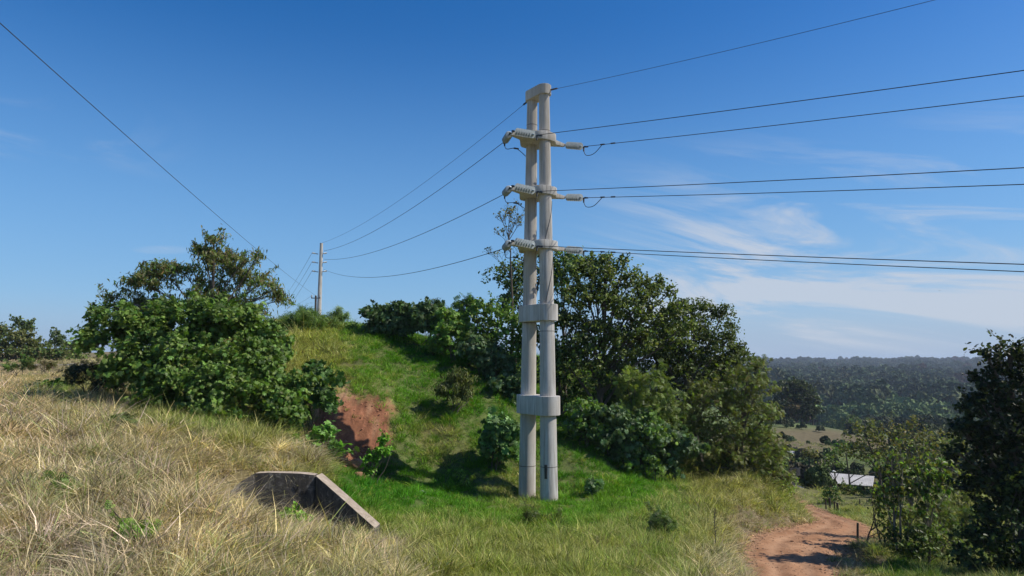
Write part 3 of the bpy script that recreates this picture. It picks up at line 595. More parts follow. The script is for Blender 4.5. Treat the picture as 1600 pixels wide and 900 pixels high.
wire('power_line', [Vector((aa.x+d.x*s, aa.y+d.y*s, aa.z+(d.z-1.2)*s+1.2*s*s)) for s in [k/60*1.35 for k in range(61)]], .010, 'single thin line slanting across the left sky to the small pole', None)
wire('power_line', parab(wt+Vector((-.5, 0, 0)), at(446, 481, 240), .5, 12), .012, 'short faint line leaving the dark utility pole to the left', None)

# ------------------------------------------------------------------ concrete culvert headwall
cw = empty('culvert_headwall', at(440, 800, 19.6), 'dark stained concrete culvert headwall with sloping wing, half sunk in dry grass', 'culvert')
def slab(name, top, bot, thick, mat, cope, sharp=0, lift=.0):
    # top/bot: lists of front-face points left to right; thickness goes away from the viewer
    n = len(top); back = Vector((0.08, 1, 0)).normalized()*thick; mb = MB(); vs = []
    for p in top: vs.append(p)
    for p in bot: vs.append(p)
    for p in top: vs.append(p+back)
    for p in bot: vs.append(p+back)
    fs = []
    for i in range(n-1):
        fs += [[i, n+i, n+i+1, i+1], [2*n+i+1, 3*n+i+1, 3*n+i, 2*n+i], [n+i, 3*n+i, 3*n+i+1, n+i+1]]
    fs += [[0, 2*n, 3*n, n], [n-1, 2*n-1, 4*n-1, 3*n-1]]; mb.add(vs, fs)
    top_f = [[i, i+1, 2*n+i+1, 2*n+i] for i in range(n-1)]; mb.add(vs, top_f, 1)
    return mb.build(name, [mat, cope], cw, bevel=.018)
rng = random.Random(4)
topF = [at(372, 755, 19.6)+Vector((0, 0, 0))]+[at(p, q, 19.9+.1*(p-397)/95) for p, q in ((398, 739.5), (420, 738.5), (445, 739), (470, 740), (491, 742.5))]
botF = [Vector((p.x, p.y, 1.7)) for p in topF]
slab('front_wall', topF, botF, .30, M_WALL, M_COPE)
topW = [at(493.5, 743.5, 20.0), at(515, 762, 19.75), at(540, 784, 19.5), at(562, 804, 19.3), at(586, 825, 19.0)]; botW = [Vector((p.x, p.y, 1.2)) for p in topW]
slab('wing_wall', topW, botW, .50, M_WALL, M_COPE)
topL = [at(366, 762, 19.5), at(374, 752, 20.0), at(397, 741, 20.3)]
slab('left_wing', [at(352, 775, 19.0), at(371.5, 757, 19.55)], [Vector((at(352, 775, 19.0).x, 19.0, 1.8)), Vector((at(371.5, 757, 19.55).x, 19.55, 1.8))], .3, M_WALL, M_COPE)
for s_, px_, py_, sz in (('V', 458, 770, .26), ('IN', 470, 773, .16)):
    cu = bpy.data.curves.new('letters', 'FONT'); cu.body = s_; cu.size = sz; cu.extrude = .004
    tmp = bpy.data.objects.new('letters', cu); COL.objects.link(tmp); dg = bpy.context.evaluated_depsgraph_get(); me = bpy.data.meshes.new_from_object(tmp.evaluated_get(dg)); bpy.data.objects.remove(tmp)
    me.transform(Matrix.Rotation(math.pi/2, 4, 'X')); me.materials.clear(); me.materials.append(M_LETTER); o = link('faded_letters', me, cw)
    q = at(px_, py_, 19.9+.1*(px_-397)/95-.006); o.location = q-cw.location; o.rotation_euler = (0, 0, math.atan2(topF[5].y-topF[1].y, topF[5].x-topF[1].x))

# ------------------------------------------------------------------ rocks
def rock(px, Y, r, mat, label, seed, flat=.7, sink=.25):
    import bmesh
    bm = bmesh.new(); bmesh.ops.create_icosphere(bm, subdivisions=4, radius=1); rr = np.random.default_rng(seed); co = np.array([v.co[:] for v in bm.verts])
    disp = sines(co[:, 0]+co[:, 2]*.7, co[:, 1]-co[:, 2]*.6, 1.3, seed)*.12+sines(co[:, 0]-co[:, 2], co[:, 1]+co[:, 2]*.8, .45, seed+1)*.04
    for v, d in zip(bm.verts, disp): v.co = v.co*(1+d); v.co.x *= r; v.co.y *= r*.85; v.co.z *= r*flat
    me = bpy.data.meshes.new('rock'); bm.to_mesh(me); bm.free(); me.materials.append(mat); me.polygons.foreach_set('use_smooth', np.full(len(me.polygons), True))
    o = link('rock', me); g = ground(px, Y); o.location = g+Vector((0, 0, r*flat*(1-sink)*.8)); return tag(o, label, 'rock')
rock(659, 30.3, .17, M_STONE, 'small grey stone lying on the bright green grass', 3)
rock(556, 33.2, .42, M_CLAYST, 'larger round clay boulder at the foot of the red cut', 5, .75)
rock(561, 32.2, .30, M_CLAYST, 'smaller orange clay lump below the round boulder', 9, .6)

# ------------------------------------------------------------------ foliage generators
def leaf_shape(kind):
    if kind == 'oval':
        v = [(0, 0, 0), (.28, .25, .05), (.3, .6, .03), (0, 1, -.12), (-.3, .6, .03), (-.28, .25, .05)]; f = [[0, 1, 2, 3], [0, 3, 4, 5]]
    elif kind == 'lance':
        v = [(0, 0, 0), (.13, .35, .03), (0, 1, -.15), (-.13, .35, .03)]; f = [[0, 1, 2], [0, 2, 3]]
    elif kind == 'star':
        v = [(0, 0, .03)]; f = []; n = 7; k = 1
        for i in range(n):
            a = math.radians(-125+250*i/(n-1)); ln = .62-.16*abs(i-3)/3; w = .15
            d = (math.sin(a), math.cos(a)); q = (d[1], -d[0]); v += [(d[0]*.3+q[0]*w, .1+d[1]*.3+q[1]*w, .0), (d[0]*ln, .1+d[1]*ln, -.10), (d[0]*.3-q[0]*w, .1+d[1]*.3-q[1]*w, .0)]
            f.append([0, k, k+1, k+2]); k += 3
    elif kind == 'spray':  # a little twig of narrow leaflets
        v = []; f = []
        for i in range(5):
            for s in (-1, 1):
                y = .15+i*.18; b = len(v); v += [(0, y, 0), (s*.26, y+.05, -.05), (s*.3, y+.14, -.07), (0, y+.1, 0)]; f.append([b, b+1, b+2, b+3])
    elif kind == 'tuft':  # needle like
        v = []; f = []
        for i in range(6):
            a = i*2.4; b = len(v); d = (math.cos(a)*.45, .75, math.sin(a)*.45); v += [(0, 0, 0), (d[0]+.04, d[1], d[2]), (d[0]-.04, d[1]+.05, d[2])]; f.append([b, b+1, b+2])
    return np.array(v, float), f
SH = {k: leaf_shape(k) for k in ('oval', 'lance', 'star', 'spray', 'tuft')}
def norm(a): return a/np.maximum(np.linalg.norm(a, axis=1, keepdims=True), 1e-9)
def leaves(cent, nrm, size, kind, col, rng, droop=.3):
    tv, tf = SH[kind]; n = len(cent)
    nrm = norm(nrm); d = norm(rng.normal(size=(n, 3))*.8+np.array([0, 0, -droop])+nrm*.35); d = norm(d-nrm*(d*nrm).sum(1, keepdims=True)*.8); s = norm(np.cross(d, nrm)); nn = np.cross(s, d)
    V = cent[:, None]+size[:, None, None]*(tv[None, :, 0:1]*s[:, None]+(tv[None, :, 1:2]-.5)*d[:, None]+tv[None, :, 2:3]*nn[:, None]); k = len(tv)
    V = V.reshape(-1, 3); base_ = (np.arange(n)*k)
    lt = np.concatenate([np.array(f) for f in tf]); loops = (base_[:, None]+lt[None]).ravel(); sizes = np.tile([len(f) for f in tf], n)
    return V, loops, sizes, np.repeat(col, k, 0)
def leafcols(n, cols, rng, var=.28):
    cols = np.array(cols); i = rng.integers(0, len(cols), n); c = cols[i]; c = c*(1+rng.normal(0, var, (n, 1))); return np.clip(np.array([[2.0, 1.85, 1.3]])*c*(1+rng.normal(0, .06, (n, 3))), .004, .9)
STEMS = []
def crown_points(clumps, rng, sub_r, per_sub, dens, hollow=.35, up=.25, shoots=1.0):
    STEMS.clear()
    """clumps (c, r, squash): twig clusters on uneven ellipsoid shells, leaves round each twig"""
    C = []; Nn = []; subs = []
    for ci, (c, r, sq) in enumerate(clumps):
        ns = max(3, int(dens*4*math.pi*r*r/(sub_r*sub_r*3.1))); d = norm(rng.normal(size=(ns, 3))); d[:, 2] = np.where(d[:, 2] < -.55, -d[:, 2], d[:, 2])
        rr = r*(1-hollow*rng.random(ns)**2.0); rr = rr*(1+.16*np.sin(d[:, 0]*5+ci)*np.cos(d[:, 2]*6+ci*2)+.15*rng.normal(size=ns)*(r > sub_r*1.2))
        p = np.array(c)[None]+d*rr[:, None]*np.array([1, 1, sq])[None]
        keep = np.ones(ns, bool)
        for cj, (c2, r2, s2) in enumerate(clumps):
            if cj == ci: continue
            q = (p-np.array(c2)[None])/np.array([r2, r2, r2*s2])[None]; keep &= (q*q).sum(1) > .45
        p = p[keep]; d = d[keep]; subs.append(p)
        g3 = np.sin(p[:, 0]*2.1+ci)+np.sin(p[:, 1]*1.9+ci*2)+np.sin(p[:, 2]*2.6+ci*3)+rng.normal(size=len(p))*.5; gk = g3 > -1.45; p = p[gk]; d = d[gk]; subs[-1] = p
        if shoots > 0 and len(p):
            for _ in range(int(shoots*4*r*r+1)):
                k = rng.integers(len(p)); dd = d[k]*.7+np.array([0, 0, .55])+rng.normal(size=3)*.35
                if dd[2] < .1: continue
                dd = dd/np.linalg.norm(dd); Ls = rng.uniform(.3, 1.0)*min(1.6, .5+r*.5); m = max(5, int(per_sub*.7)); t = rng.random(m)**.6; q = p[k]+dd[None]*(t*Ls)[:, None]+rng.normal(size=(m, 3))*sub_r*.22
                q[:, 2] -= .12*(t*Ls)**2; C.append(q); Nn.append(rng.normal(size=(m, 3))*.7+np.array([0, 0, .7])); STEMS.append((p[k]-dd*.3, p[k]+dd*Ls))
        for pp, dd in zip(p, d):
            m = max(2, int(per_sub*rng.uniform(.5, 1.5))); rs = sub_r*rng.uniform(.6, 1.35); q = rng.normal(size=(m, 3))*rs*np.array([.55, .55, .38]); C.append(pp+q)
            Nn.append(dd[None]*.55+q/rs*.5+np.array([0, 0, up+.3])[None]+rng.normal(size=(m, 3))*.75)
    return np.concatenate(C), np.concatenate(Nn), subs
def tree(name, label, cat, px, Y, clumps_px, kind='oval', leaf=.2, sub=.35, per=14, dens=1.0, cols=((.06, .1, .03),), trunk_r=.12, mat=None, bark=None, seed=1, group=None, hollow=.35, squash=.85, twigs=3, droop=.3, stems=1, basez=None, crown_name='crown', multi=None, up=.25, gz=None, shoots=1.0):
    rng = np.random.default_rng(seed); rd = random.Random(seed)
    g = ground(px, Y);
    if gz is not None: g.z = gz
    o = empty(name, g, label, cat, group)
    clumps = []
    for c in clumps_px:
        cx, cy, cr = c[:3]; dY = c[3] if len(c) > 3 else 0; sq = c[4] if len(c) > 4 else squash
        q = at(cx, cy, Y+dY); clumps.append((q, cr/F*(Y+dY), sq))
    C, Nn, subs = crown_points([(tuple(c), r, s) for c, r, s in clumps], rng, sub, per, dens, hollow, up, shoots)
    stems_ = list(STEMS)
    keep = C[:, 2] > H(C[:, 0], C[:, 1])+.02; C = C[keep]; Nn = Nn[keep]
    n = len(C); cc = leafcols(n, cols, rng); sz = leaf*rng.uniform(.5, 1.35, n)
    V, lo, si, vc = leaves(C, Nn, sz, kind, cc, rng, droop)
    me = mesh_np(crown_name, V-np.array(g)[None], lo, si, False, mat or M_LEAF, {'col': np.concatenate([vc, np.ones((len(vc), 1))], 1)}); link(crown_name, me, o)
    mb = MB()
    order = sorted(range(len(clumps)), key=lambda i: clumps[i][0].z); top = max(clumps, key=lambda c: c[0].z+c[1])[0]
    bases = [g+Vector((rd.uniform(-.4, .4)*(stems > 1), rd.uniform(-.4, .4)*(stems > 1), -.25)) for _ in range(stems)]
    spine = {}
    for si_, b in enumerate(bases):
        tp = top+Vector((rd.uniform(-.6, .6), rd.uniform(-.4, .4), 0))*(1 if stems > 1 else .2); mid = b.lerp(tp, .5)+Vector((rd.uniform(-.25, .25), rd.uniform(-.25, .25), 0))
        sp = catmull([b, b.lerp(tp, .25)+Vector((rd.uniform(-.15, .15), 0, 0)), mid, tp], 6); rs = [trunk_r*(1-.8*k/(len(sp)-1))*(1.25 if k == 0 else 1) for k in range(len(sp))]; mb.tube(sp, rs, 9); spine[si_] = (sp, rs)
    for ci, (c, r, s) in enumerate(clumps):
        sp, rs = spine[rd.randrange(stems)]; zt = c.z-r*.5
        k = min(range(len(sp)), key=lambda i: abs(sp[i].z-(g.z+(zt-g.z)*.55)) if zt > g.z else i); a = sp[k]; ra = max(rs[k]*.6, .02)
        limb = catmull([a, a.lerp(c, .5)+Vector((rd.uniform(-.2, .2), rd.uniform(-.2, .2), .15*(c-a).length*.5)), c], 6); mb.tube(limb, [ra*(1-.65*i/(len(limb)-1)) for i in range(len(limb))], 7)
        sub_ = subs[ci]
        if len(sub_):
            for t_ in range(min(int(twigs*max(1, r)), len(sub_))):
                q = Vector(sub_[rd.randrange(len(sub_))]); b0 = limb[rd.randrange(len(limb)//2, len(limb))]; mb.tube([b0, b0.lerp(q, .5)+Vector((0, 0, .1*r)), q], [ra*.35, ra*.25, ra*.1], 5, cap=False)
    for a_, b_ in (stems_[:260] if Y < 60 else []): mb.tube([Vector(a_), Vector(b_)], [.016, .006], 4, cap=False)
    mb.build('trunk', bark or M_BARK, o, smooth=60)
    return o
def shrub(name, label, cat, px, Y, clumps_px, **k):
    k.setdefault('trunk_r', .035); k.setdefault('stems', 4); k.setdefault('hollow', .5); k.setdefault('crown_name', 'foliage')
    return tree(name, label, cat, px, Y, clumps_px, **k)
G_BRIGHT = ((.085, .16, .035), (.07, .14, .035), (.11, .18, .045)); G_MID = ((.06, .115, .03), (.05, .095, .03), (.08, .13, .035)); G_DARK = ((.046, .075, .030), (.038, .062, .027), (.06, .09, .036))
G_OLIVE = ((.075, .09, .035), (.06, .075, .032), (.09, .10, .045)); G_BLUE = ((.055, .10, .055), (.072, .12, .075), (.045, .08, .036)); G_SAGE = ((.10, .125, .075), (.07, .085, .05), (.13, .15, .10))
G_BROWN = ((.095, .088, .05), (.08, .085, .045), (.11, .10, .06)); G_PURP = ((.07, .055, .04), (.06, .06, .035), (.09, .075, .05))

# left: big palmate shrub and the tree rising behind it
tree('leaning_tree', 'spreading tree with grey-green drooping leaves rising behind the big left shrub', 'tree', 330, 33,
     [(255,425,30,0,.5),(225,445,34,0,.5),(290,430,36,1,.5),(320,400,30,0,.6),(335,382,17,0,.7),(350,420,38,1,.7),(385,405,20,0,.7),(400,404,9,0,.8),(375,450,34,1,.8),(412,440,22,0,.6),(432,470,18,0,.6),(425,455,16,0,.5),(190,470,26,0,.6),(175,492,22,0,.7),(300,465,40,1,.6),(345,480,50,1,.6),(240,480,32,1,.5),(400,490,30,1,.5)],
     kind='lance', leaf=.27, sub=.32, per=26, dens=.95, cols=G_SAGE+G_MID+G_BROWN, trunk_r=.16, seed=3, hollow=.6, twigs=7, droop=1.0)
shrub('palmate_shrub', 'huge bright green shrub with star-shaped leaves at the left', 'shrub', 290, 29,
     [(150,535,22,-1),(185,520,42,0),(240,525,55,0),(300,520,58,0),(360,520,55,0),(410,535,40,0),(215,580,50,-1),(280,585,55,-1.5),(350,580,55,-1.5),(410,590,42,-1),(250,620,36,-2),(330,625,42,-2.4),(400,630,38,-2.2),(440,640,30,-2),(455,655,18,-2),(465,610,20,-1)],
     kind='star', leaf=.20, sub=.32, per=36, dens=1.25, cols=((.062, .12, .028), (.05, .10, .025), (.09, .145, .04), (.065, .11, .032)), mat=M_GLOSSY, seed=5, trunk_r=.06, twigs=4, stems=6, hollow=.75)
shrub('bush', 'patch of finer-leaved vine tangle on the lower right of the big left shrub', 'bush', 420, 26.6, [(395,655,16),(420,662,16),(445,668,14),(370,650,14),(340,655,12)], kind='oval', leaf=.14, sub=.2, per=16, cols=((.07,.12,.03),(.09,.14,.04)), seed=85, hollow=.8)
shrub('dark_bush', 'low dark bush in shade at the left foot of the big shrub', 'bush', 140, 30, [(115,583,16,0),(140,588,26,0),(165,600,24,-.3),(125,598,18,-.4)], kind='spray', leaf=.22, sub=.25, per=14, cols=((.02, .03, .014), (.03, .035, .018)), seed=6, stems=3)
shrub('palmate_shrub', 'dark palmate shrub overhanging the left edge of the clay cut', 'shrub', 500, 31.5, [(470,620,20,0),(490,592,22,0),(512,590,16,0),(500,625,24,0),(485,650,22,-.4),(508,640,16,-.2)], kind='star', leaf=.36, sub=.30, per=11, cols=((.045, .095, .03), (.035, .075, .025)), mat=M_GLOSSY, seed=7, stems=3)
shrub('palmate_shrub', 'bright palmate sprigs hanging below the left edge of the clay cut', 'shrub', 505, 27.5, [(505,680,15,0),(510,705,18,0),(498,725,16,0),(530,708,12,0),(480,700,14,0)], kind='star', leaf=.32, sub=.24, per=10, cols=((.07, .16, .035), (.09, .18, .045)), mat=M_GLOSSY, seed=8, stems=3)
shrub('leafy_weed', 'bright climbing weed on the grass just right of the boulders', 'weed', 590, 31.2, [(580,722,13,0),(597,708,13,0),(600,690,9,0),(575,742,8,0)], kind='oval', leaf=.16, sub=.18, per=16, cols=((.08, .19, .03), (.10, .22, .04)), seed=9, stems=3)
shrub('bush', 'broom-like green bush left of the far pole on the mound crest', 'bush', 470, 46, [(455,512,20),(475,505,24),(490,515,20),(440,520,16),(475,525,20)], kind='tuft', leaf=.35, sub=.3, per=22, cols=((.08, .13, .04), (.06, .11, .03)), seed=10)
shrub('bush', 'rounded feathery pale green bush right of the far pole', 'bush', 523, 47, [(523,502,17),(517,512,16),(532,512,14)], kind='tuft', leaf=.35, sub=.28, per=26, cols=((.11, .17, .06), (.09, .14, .05)), seed=12)
shrub('bush', 'small green bush at the right end of the crest grass', 'bush', 548, 47, [(545,512,10),(555,516,8)], kind='oval', leaf=.18, sub=.22, per=16, cols=G_MID, seed=13)
# castor bean thicket on the ridge
cast = [(590,500,46,[(580,498,14),(600,496,18),(590,512,18),(610,515,16)],'leftmost grey-green castor shrub on the mound ridge'),
        (628,500,46,[(625,484,12),(632,500,20),(622,515,18),(645,512,16)],'castor shrub with a raised top, second from the left on the ridge'),
        (668,505,45,[(662,490,16),(680,498,20),(665,512,20),(690,510,18)],'castor shrub in the middle of the ridge thicket'),
        (705,530,44,[(700,505,20),(715,520,22),(700,535,22),(730,530,18),(690,540,14)],'large castor shrub where the ridge starts to fall'),
        (760,560,42.5,[(740,545,18),(765,560,22),(780,580,20),(795,600,18)],'castor shrub spilling down the ridge towards the poles'),
        (795,610,41,[(785,605,16),(800,622,16),(810,600,14)],'lowest castor shrub of the ridge, just left of the poles')]
for i, (px, py, Y, cl_, lab) in enumerate(cast):
    shrub('castor_shrub', lab, 'shrub', px, Y, [(a, b, c*1.05) for a, b, c in cl_], kind='star', leaf=.28, sub=.30, per=24, dens=1.3, cols=G_BLUE if i != 3 else G_BRIGHT, mat=M_GLOSSY, seed=20+i, group='castor shrubs along the mound ridge', droop=.8)
shrub('bush', 'twiggy dark bush poking above the castor thicket', 'bush', 680, 47, [(678,482,16),(690,490,14),(668,492,12)], kind='lance', leaf=.24, sub=.25, per=12, cols=G_OLIVE, seed=28, twigs=10)
shrub('sapling', 'slender sapling with feathery leaves, left of the dark round tree', 'sapling', 722, 47, [(718,478,8),(735,472,9),(738,485,10),(722,492,12)], kind='spray', leaf=.5, sub=.25, per=7, cols=G_MID, seed=29, hollow=.8)
shrub('bush', 'dark weepy bush standing alone on the green mound slope', 'bush', 712, 38.4, [(705,602,20),(720,598,19),(715,615,20),(725,618,14),(698,614,12)], kind='lance', leaf=.3, sub=.25, per=24, cols=((.06, .085, .035), (.045, .06, .028), (.10, .12, .06)), seed=30, droop=1.6)
shrub('castor_shrub', 'compact blue-green castor shrub on the grass left of the pole foot', 'shrub', 782, 34.8, [(778,675,20),(790,680,20),(780,700,22),(788,708,18),(772,665,10),(770,695,14)], kind='star', leaf=.36, sub=.25, per=15, dens=1.4, cols=((.06, .13, .05), (.08, .15, .075)), mat=M_GLOSSY, seed=31, droop=1.0)
shrub('leafy_weed', 'spindly leafy weed at the end of the pole shadow', 'weed', 716, 33.2, [(716,742,9),(722,755,9),(712,768,7),(726,770,7)], kind='oval', leaf=.17, sub=.16, per=9, cols=((.10, .17, .06), (.09, .17, .04)), seed=32, hollow=.8)
shrub('leafy_weed', 'small grey-green sapling on the grass right of the pole', 'weed', 925, 32.8, [(918,757,6),(930,762,8),(924,772,5)], kind='star', leaf=.3, sub=.15, per=6, cols=((.07, .13, .07),), seed=33, hollow=.8, stems=1)
# trees behind the poles
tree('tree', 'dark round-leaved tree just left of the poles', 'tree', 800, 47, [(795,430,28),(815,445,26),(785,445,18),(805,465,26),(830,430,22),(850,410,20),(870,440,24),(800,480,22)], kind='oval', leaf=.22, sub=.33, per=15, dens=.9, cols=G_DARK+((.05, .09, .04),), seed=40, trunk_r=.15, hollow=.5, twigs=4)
def bare_tree(label, px, Y, top_py, seed):
    rd = random.Random(seed); g = ground(px, Y); tp = at(px, top_py, Y); o = empty('bare_tree', g, label, 'tree'); mb = MB(); tips = []
    def grow(p, d, ln, r, lv):
        n = 4; pts = [p]; q = p.copy(); dd = d.copy()
        for k in range(n):
            dd = (dd+Vector((rd.gauss(0, .13), rd.gauss(0, .13), .05))).normalized(); q = q+dd*ln/n; pts.append(q.copy())
        mb.tube(pts, [max(r*(1-.45*k/n), .009) for k in range(n+1)], 6 if lv < 2 else 4, cap=False)
        if lv >= 4: tips.append(q); return
        for k in range(3 if lv else 6):
            t = rd.choice(pts[2:]); a = rd.uniform(0, 6.28); s_ = rd.uniform(.45, .85); nd2 = (dd+Vector((math.cos(a)*s_, math.sin(a)*s_, rd.uniform(-.1, .25)))).normalized(); grow(t, nd2, ln*rd.uniform(.55, .75), r*.55, lv+1)
    hgt = tp.z-g.z; st = g+Vector((0, 0, hgt*.68)); mb.tube([g-Vector((0, 0, .2)), g+Vector((.15, 0, hgt*.35)), st], [.13, .09, .06], 8)
    grow(st, Vector((0, 0, 1)), hgt*.16, .055, 0); grow(g+Vector((.05, 0, hgt*.6)), Vector((-.5, 0, .8)).normalized(), hgt*.12, .03, 1); grow(g+Vector((.1, 0, hgt*.64)), Vector((.6, 0, .7)).normalized(), hgt*.12, .03, 1)
    mb.build('trunk', M_BARK, o, smooth=60); rng = np.random.default_rng(seed); C = np.array([list(t) for t in tips]); C = np.repeat(C, 3, 0)+rng.normal(0, .09, (len(C)*3, 3)); C = C[rng.random(len(C)) < .55]
    V, lo, si, vc = leaves(C, rng.normal(size=C.shape), rng.uniform(.09, .2, len(C)), 'oval', leafcols(len(C), G_BROWN+G_OLIVE, rng), rng); V = V-np.array(g)[None]; link('crown', mesh_np('crown', V, lo, si, False, M_LEAF, {'col': np.concatenate([vc, np.ones((len(vc), 1))], 1)}), o)
bare_tree('tall thin nearly bare tree showing above the left of the poles', 798, 45, 333, 41)
tree('tree', 'leafy mid green tree filling the gap left of the pole collar', 'tree', 765, 44, [(755,485,20),(780,490,26),(750,510,22),(785,520,30),(800,510,26),(770,545,26),(800,550,26),(820,520,24),(820,560,26),(735,495,12)], kind='oval', leaf=.25, sub=.33, per=14, dens=1.1, cols=G_MID+G_BRIGHT[:1], mat=M_GLOSSY, seed=42, trunk_r=.12)
tree('tree', 'tall bright-leaved tree immediately right of the poles', 'tree', 935, 42, [(900,430,26),(930,425,28),(955,435,28),(985,440,22),(1010,455,22),(1030,445,12),(1045,460,12),(890,470,34),(935,475,42),(980,485,38),(1015,490,28),(885,520,36),(930,530,42),(980,540,40),(885,570,34),(925,585,38),(975,590,32),(950,408,12),(938,410,8),(975,412,8),(1060,480,14),(1045,500,26),(1060,530,30),(1010,540,36)],
     kind='oval', leaf=.21, sub=.32, per=20, dens=.95, cols=((.07, .10, .03), (.055, .085, .028), (.095, .13, .04), (.045, .065, .028)), mat=M_GLOSSY, seed=43, trunk_r=.24, twigs=5, hollow=.5)
tree('tree', 'taller tree top peeping over right of the poles, darker than its neighbour', 'tree', 885, 47, [(880,420,22),(900,412,20),(880,395,12),(868,440,20),(920,425,20)], kind='oval', leaf=.24, sub=.33, per=13, dens=.9, cols=G_DARK+G_MID, seed=44, trunk_r=.14)
tree('tree', 'rounded darker tree whose crown meets the open sky at the right', 'tree', 1100, 46, [(1070,495,24),(1095,490,24),(1125,500,24),(1145,525,20),(1155,545,14),(1075,530,36),(1115,540,34),(1145,560,20),(1040,520,30),(1085,575,40),(1130,590,34),(1040,570,36),(1020,545,24),(1060,480,16),(1165,560,16),(1080,520,30),(1150,575,26)],
     kind='oval', leaf=.17, sub=.30, per=20, dens=1.0, cols=((.05, .075, .028), (.06, .085, .032), (.04, .06, .025)), seed=45, trunk_r=.22, twigs=5, hollow=.5)
tree('tree', 'fine-leaved olive tree sloping down to the dirt road', 'tree', 1150, 42, [(1160,595,32),(1185,610,24),(1110,630,40),(1160,645,38),(1200,650,22),(1195,690,28),(1150,695,36),(1100,690,34),(1215,715,22),(1190,735,26),(1140,735,28),(1100,735,22),(1070,650,26),(1225,750,16),(1180,575,16)],
     kind='spray', leaf=.26, sub=.32, per=13, dens=1.05, cols=G_OLIVE+((.07, .10, .03),)+((.09, .14, .03),), seed=46, trunk_r=.15, twigs=6, hollow=.5, stems=2)
tree('acacia', 'feathery-leaved acacia below the bright tree, between it and the castor shrubs', 'tree', 1010, 39.8, [(990,600,26),(1020,605,30),(1050,625,26),(1010,635,30),(1045,655,24),(985,640,22)], kind='spray', leaf=.36, sub=.34, per=9, dens=1.0, cols=((.075, .11, .035), (.09, .13, .045)), seed=47, trunk_r=.09, squash=.7, stems=2)
shrub('bush', 'yellow-green sunlit bush at the right end of the thicket above the road', 'bush', 1215, 47, [(1200,755,20),(1225,765,16),(1210,735,16),(1232,748,10)], kind='oval', leaf=.17, sub=.25, per=16, cols=((.11, .16, .04), (.08, .13, .03)), seed=48)
lowc = [(915,38.4,[(905,640,16),(925,655,22),(905,672,20),(935,680,20),(915,692,12)],'castor shrub nearest the poles in the lower thicket'),
        (965,38.2,[(955,650,20),(975,670,26),(955,690,24),(985,700,22),(965,712,12)],'castor shrub second from the poles in the lower thicket'),
        (1010,38.2,[(1005,672,24),(1030,690,24),(1000,705,24),(1015,725,18),(985,725,14)],'castor shrub hanging over the grass edge in the lower thicket'),
        (1050,39,[(1050,690,24),(1070,705,22),(1045,715,22),(1060,735,16)],'rightmost grey-green castor shrub of the lower thicket')]
for i, (px, Y, cl_, lab) in enumerate(lowc):
    shrub('castor_shrub', lab, 'shrub', px, Y, cl_, kind='star', leaf=.26, sub=.28, per=22, dens=1.2, cols=(G_BRIGHT+G_BLUE) if i % 2 == 0 else G_BLUE, mat=M_GLOSSY, seed=50+i, group='castor shrubs in the lower thicket', droop=1.0)
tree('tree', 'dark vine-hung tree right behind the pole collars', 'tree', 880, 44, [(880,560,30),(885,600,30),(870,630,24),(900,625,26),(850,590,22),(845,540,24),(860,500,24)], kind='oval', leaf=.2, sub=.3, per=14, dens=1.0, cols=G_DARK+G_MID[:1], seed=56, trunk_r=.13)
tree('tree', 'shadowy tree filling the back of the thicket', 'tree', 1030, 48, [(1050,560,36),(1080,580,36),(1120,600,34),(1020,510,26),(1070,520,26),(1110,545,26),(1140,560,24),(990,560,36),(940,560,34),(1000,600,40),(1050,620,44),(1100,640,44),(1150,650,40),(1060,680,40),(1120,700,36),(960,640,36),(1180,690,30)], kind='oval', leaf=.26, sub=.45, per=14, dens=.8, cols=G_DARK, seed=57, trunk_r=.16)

# right: dark trees in shade, thin trees, mid-ground trees
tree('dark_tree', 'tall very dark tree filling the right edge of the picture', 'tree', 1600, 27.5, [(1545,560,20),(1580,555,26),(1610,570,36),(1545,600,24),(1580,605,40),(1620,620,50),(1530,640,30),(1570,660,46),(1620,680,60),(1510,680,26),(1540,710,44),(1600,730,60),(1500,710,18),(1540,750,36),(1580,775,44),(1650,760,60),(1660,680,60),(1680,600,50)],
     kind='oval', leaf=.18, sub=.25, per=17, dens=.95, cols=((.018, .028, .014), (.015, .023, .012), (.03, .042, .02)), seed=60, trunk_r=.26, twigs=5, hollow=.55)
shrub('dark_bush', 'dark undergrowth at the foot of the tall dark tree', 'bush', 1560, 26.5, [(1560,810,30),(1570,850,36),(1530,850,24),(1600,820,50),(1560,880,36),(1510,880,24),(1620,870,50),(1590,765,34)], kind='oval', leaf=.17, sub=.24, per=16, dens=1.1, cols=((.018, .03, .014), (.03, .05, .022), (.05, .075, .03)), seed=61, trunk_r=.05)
tree('thin_tree', 'slender tree with big drooping leaves right of the dark fence post', 'tree', 1388, 31.5, [(1385,760,16),(1402,745,22),(1392,785,18),(1412,770,20),(1425,740,18),(1400,715,12),(1382,738,9)], kind='oval', leaf=.22, sub=.26, per=7, dens=.55, cols=G_OLIVE+G_MID, seed=62, trunk_r=.07, bark=M_PALEBARK, hollow=.8, twigs=6, stems=2, droop=1.0)
tree('thin_tree', 'pale-stemmed thin tree standing before the dark trees', 'tree', 1450, 31, [(1440,735,20),(1465,750,24),(1450,775,22),(1480,770,20),(1430,765,18),(1475,725,14),(1445,800,16)], kind='oval', leaf=.24, sub=.26, per=7, dens=.55, cols=G_MID+G_BRIGHT[:1]+G_OLIVE, seed=63, trunk_r=.065, bark=M_PALEBARK, hollow=.8, twigs=6, droop=1.2)
shrub('bush', 'light yellow-green bush between the thin trees and the dark tree', 'bush', 1500, 40, [(1475,780,26),(1500,765,28),(1515,790,26),(1490,805,24),(1460,800,20)], kind='spray', leaf=.26, sub=.3, per=12, dens=.8, cols=((.13, .16, .05), (.10, .13, .045)), seed=64, hollow=.6)
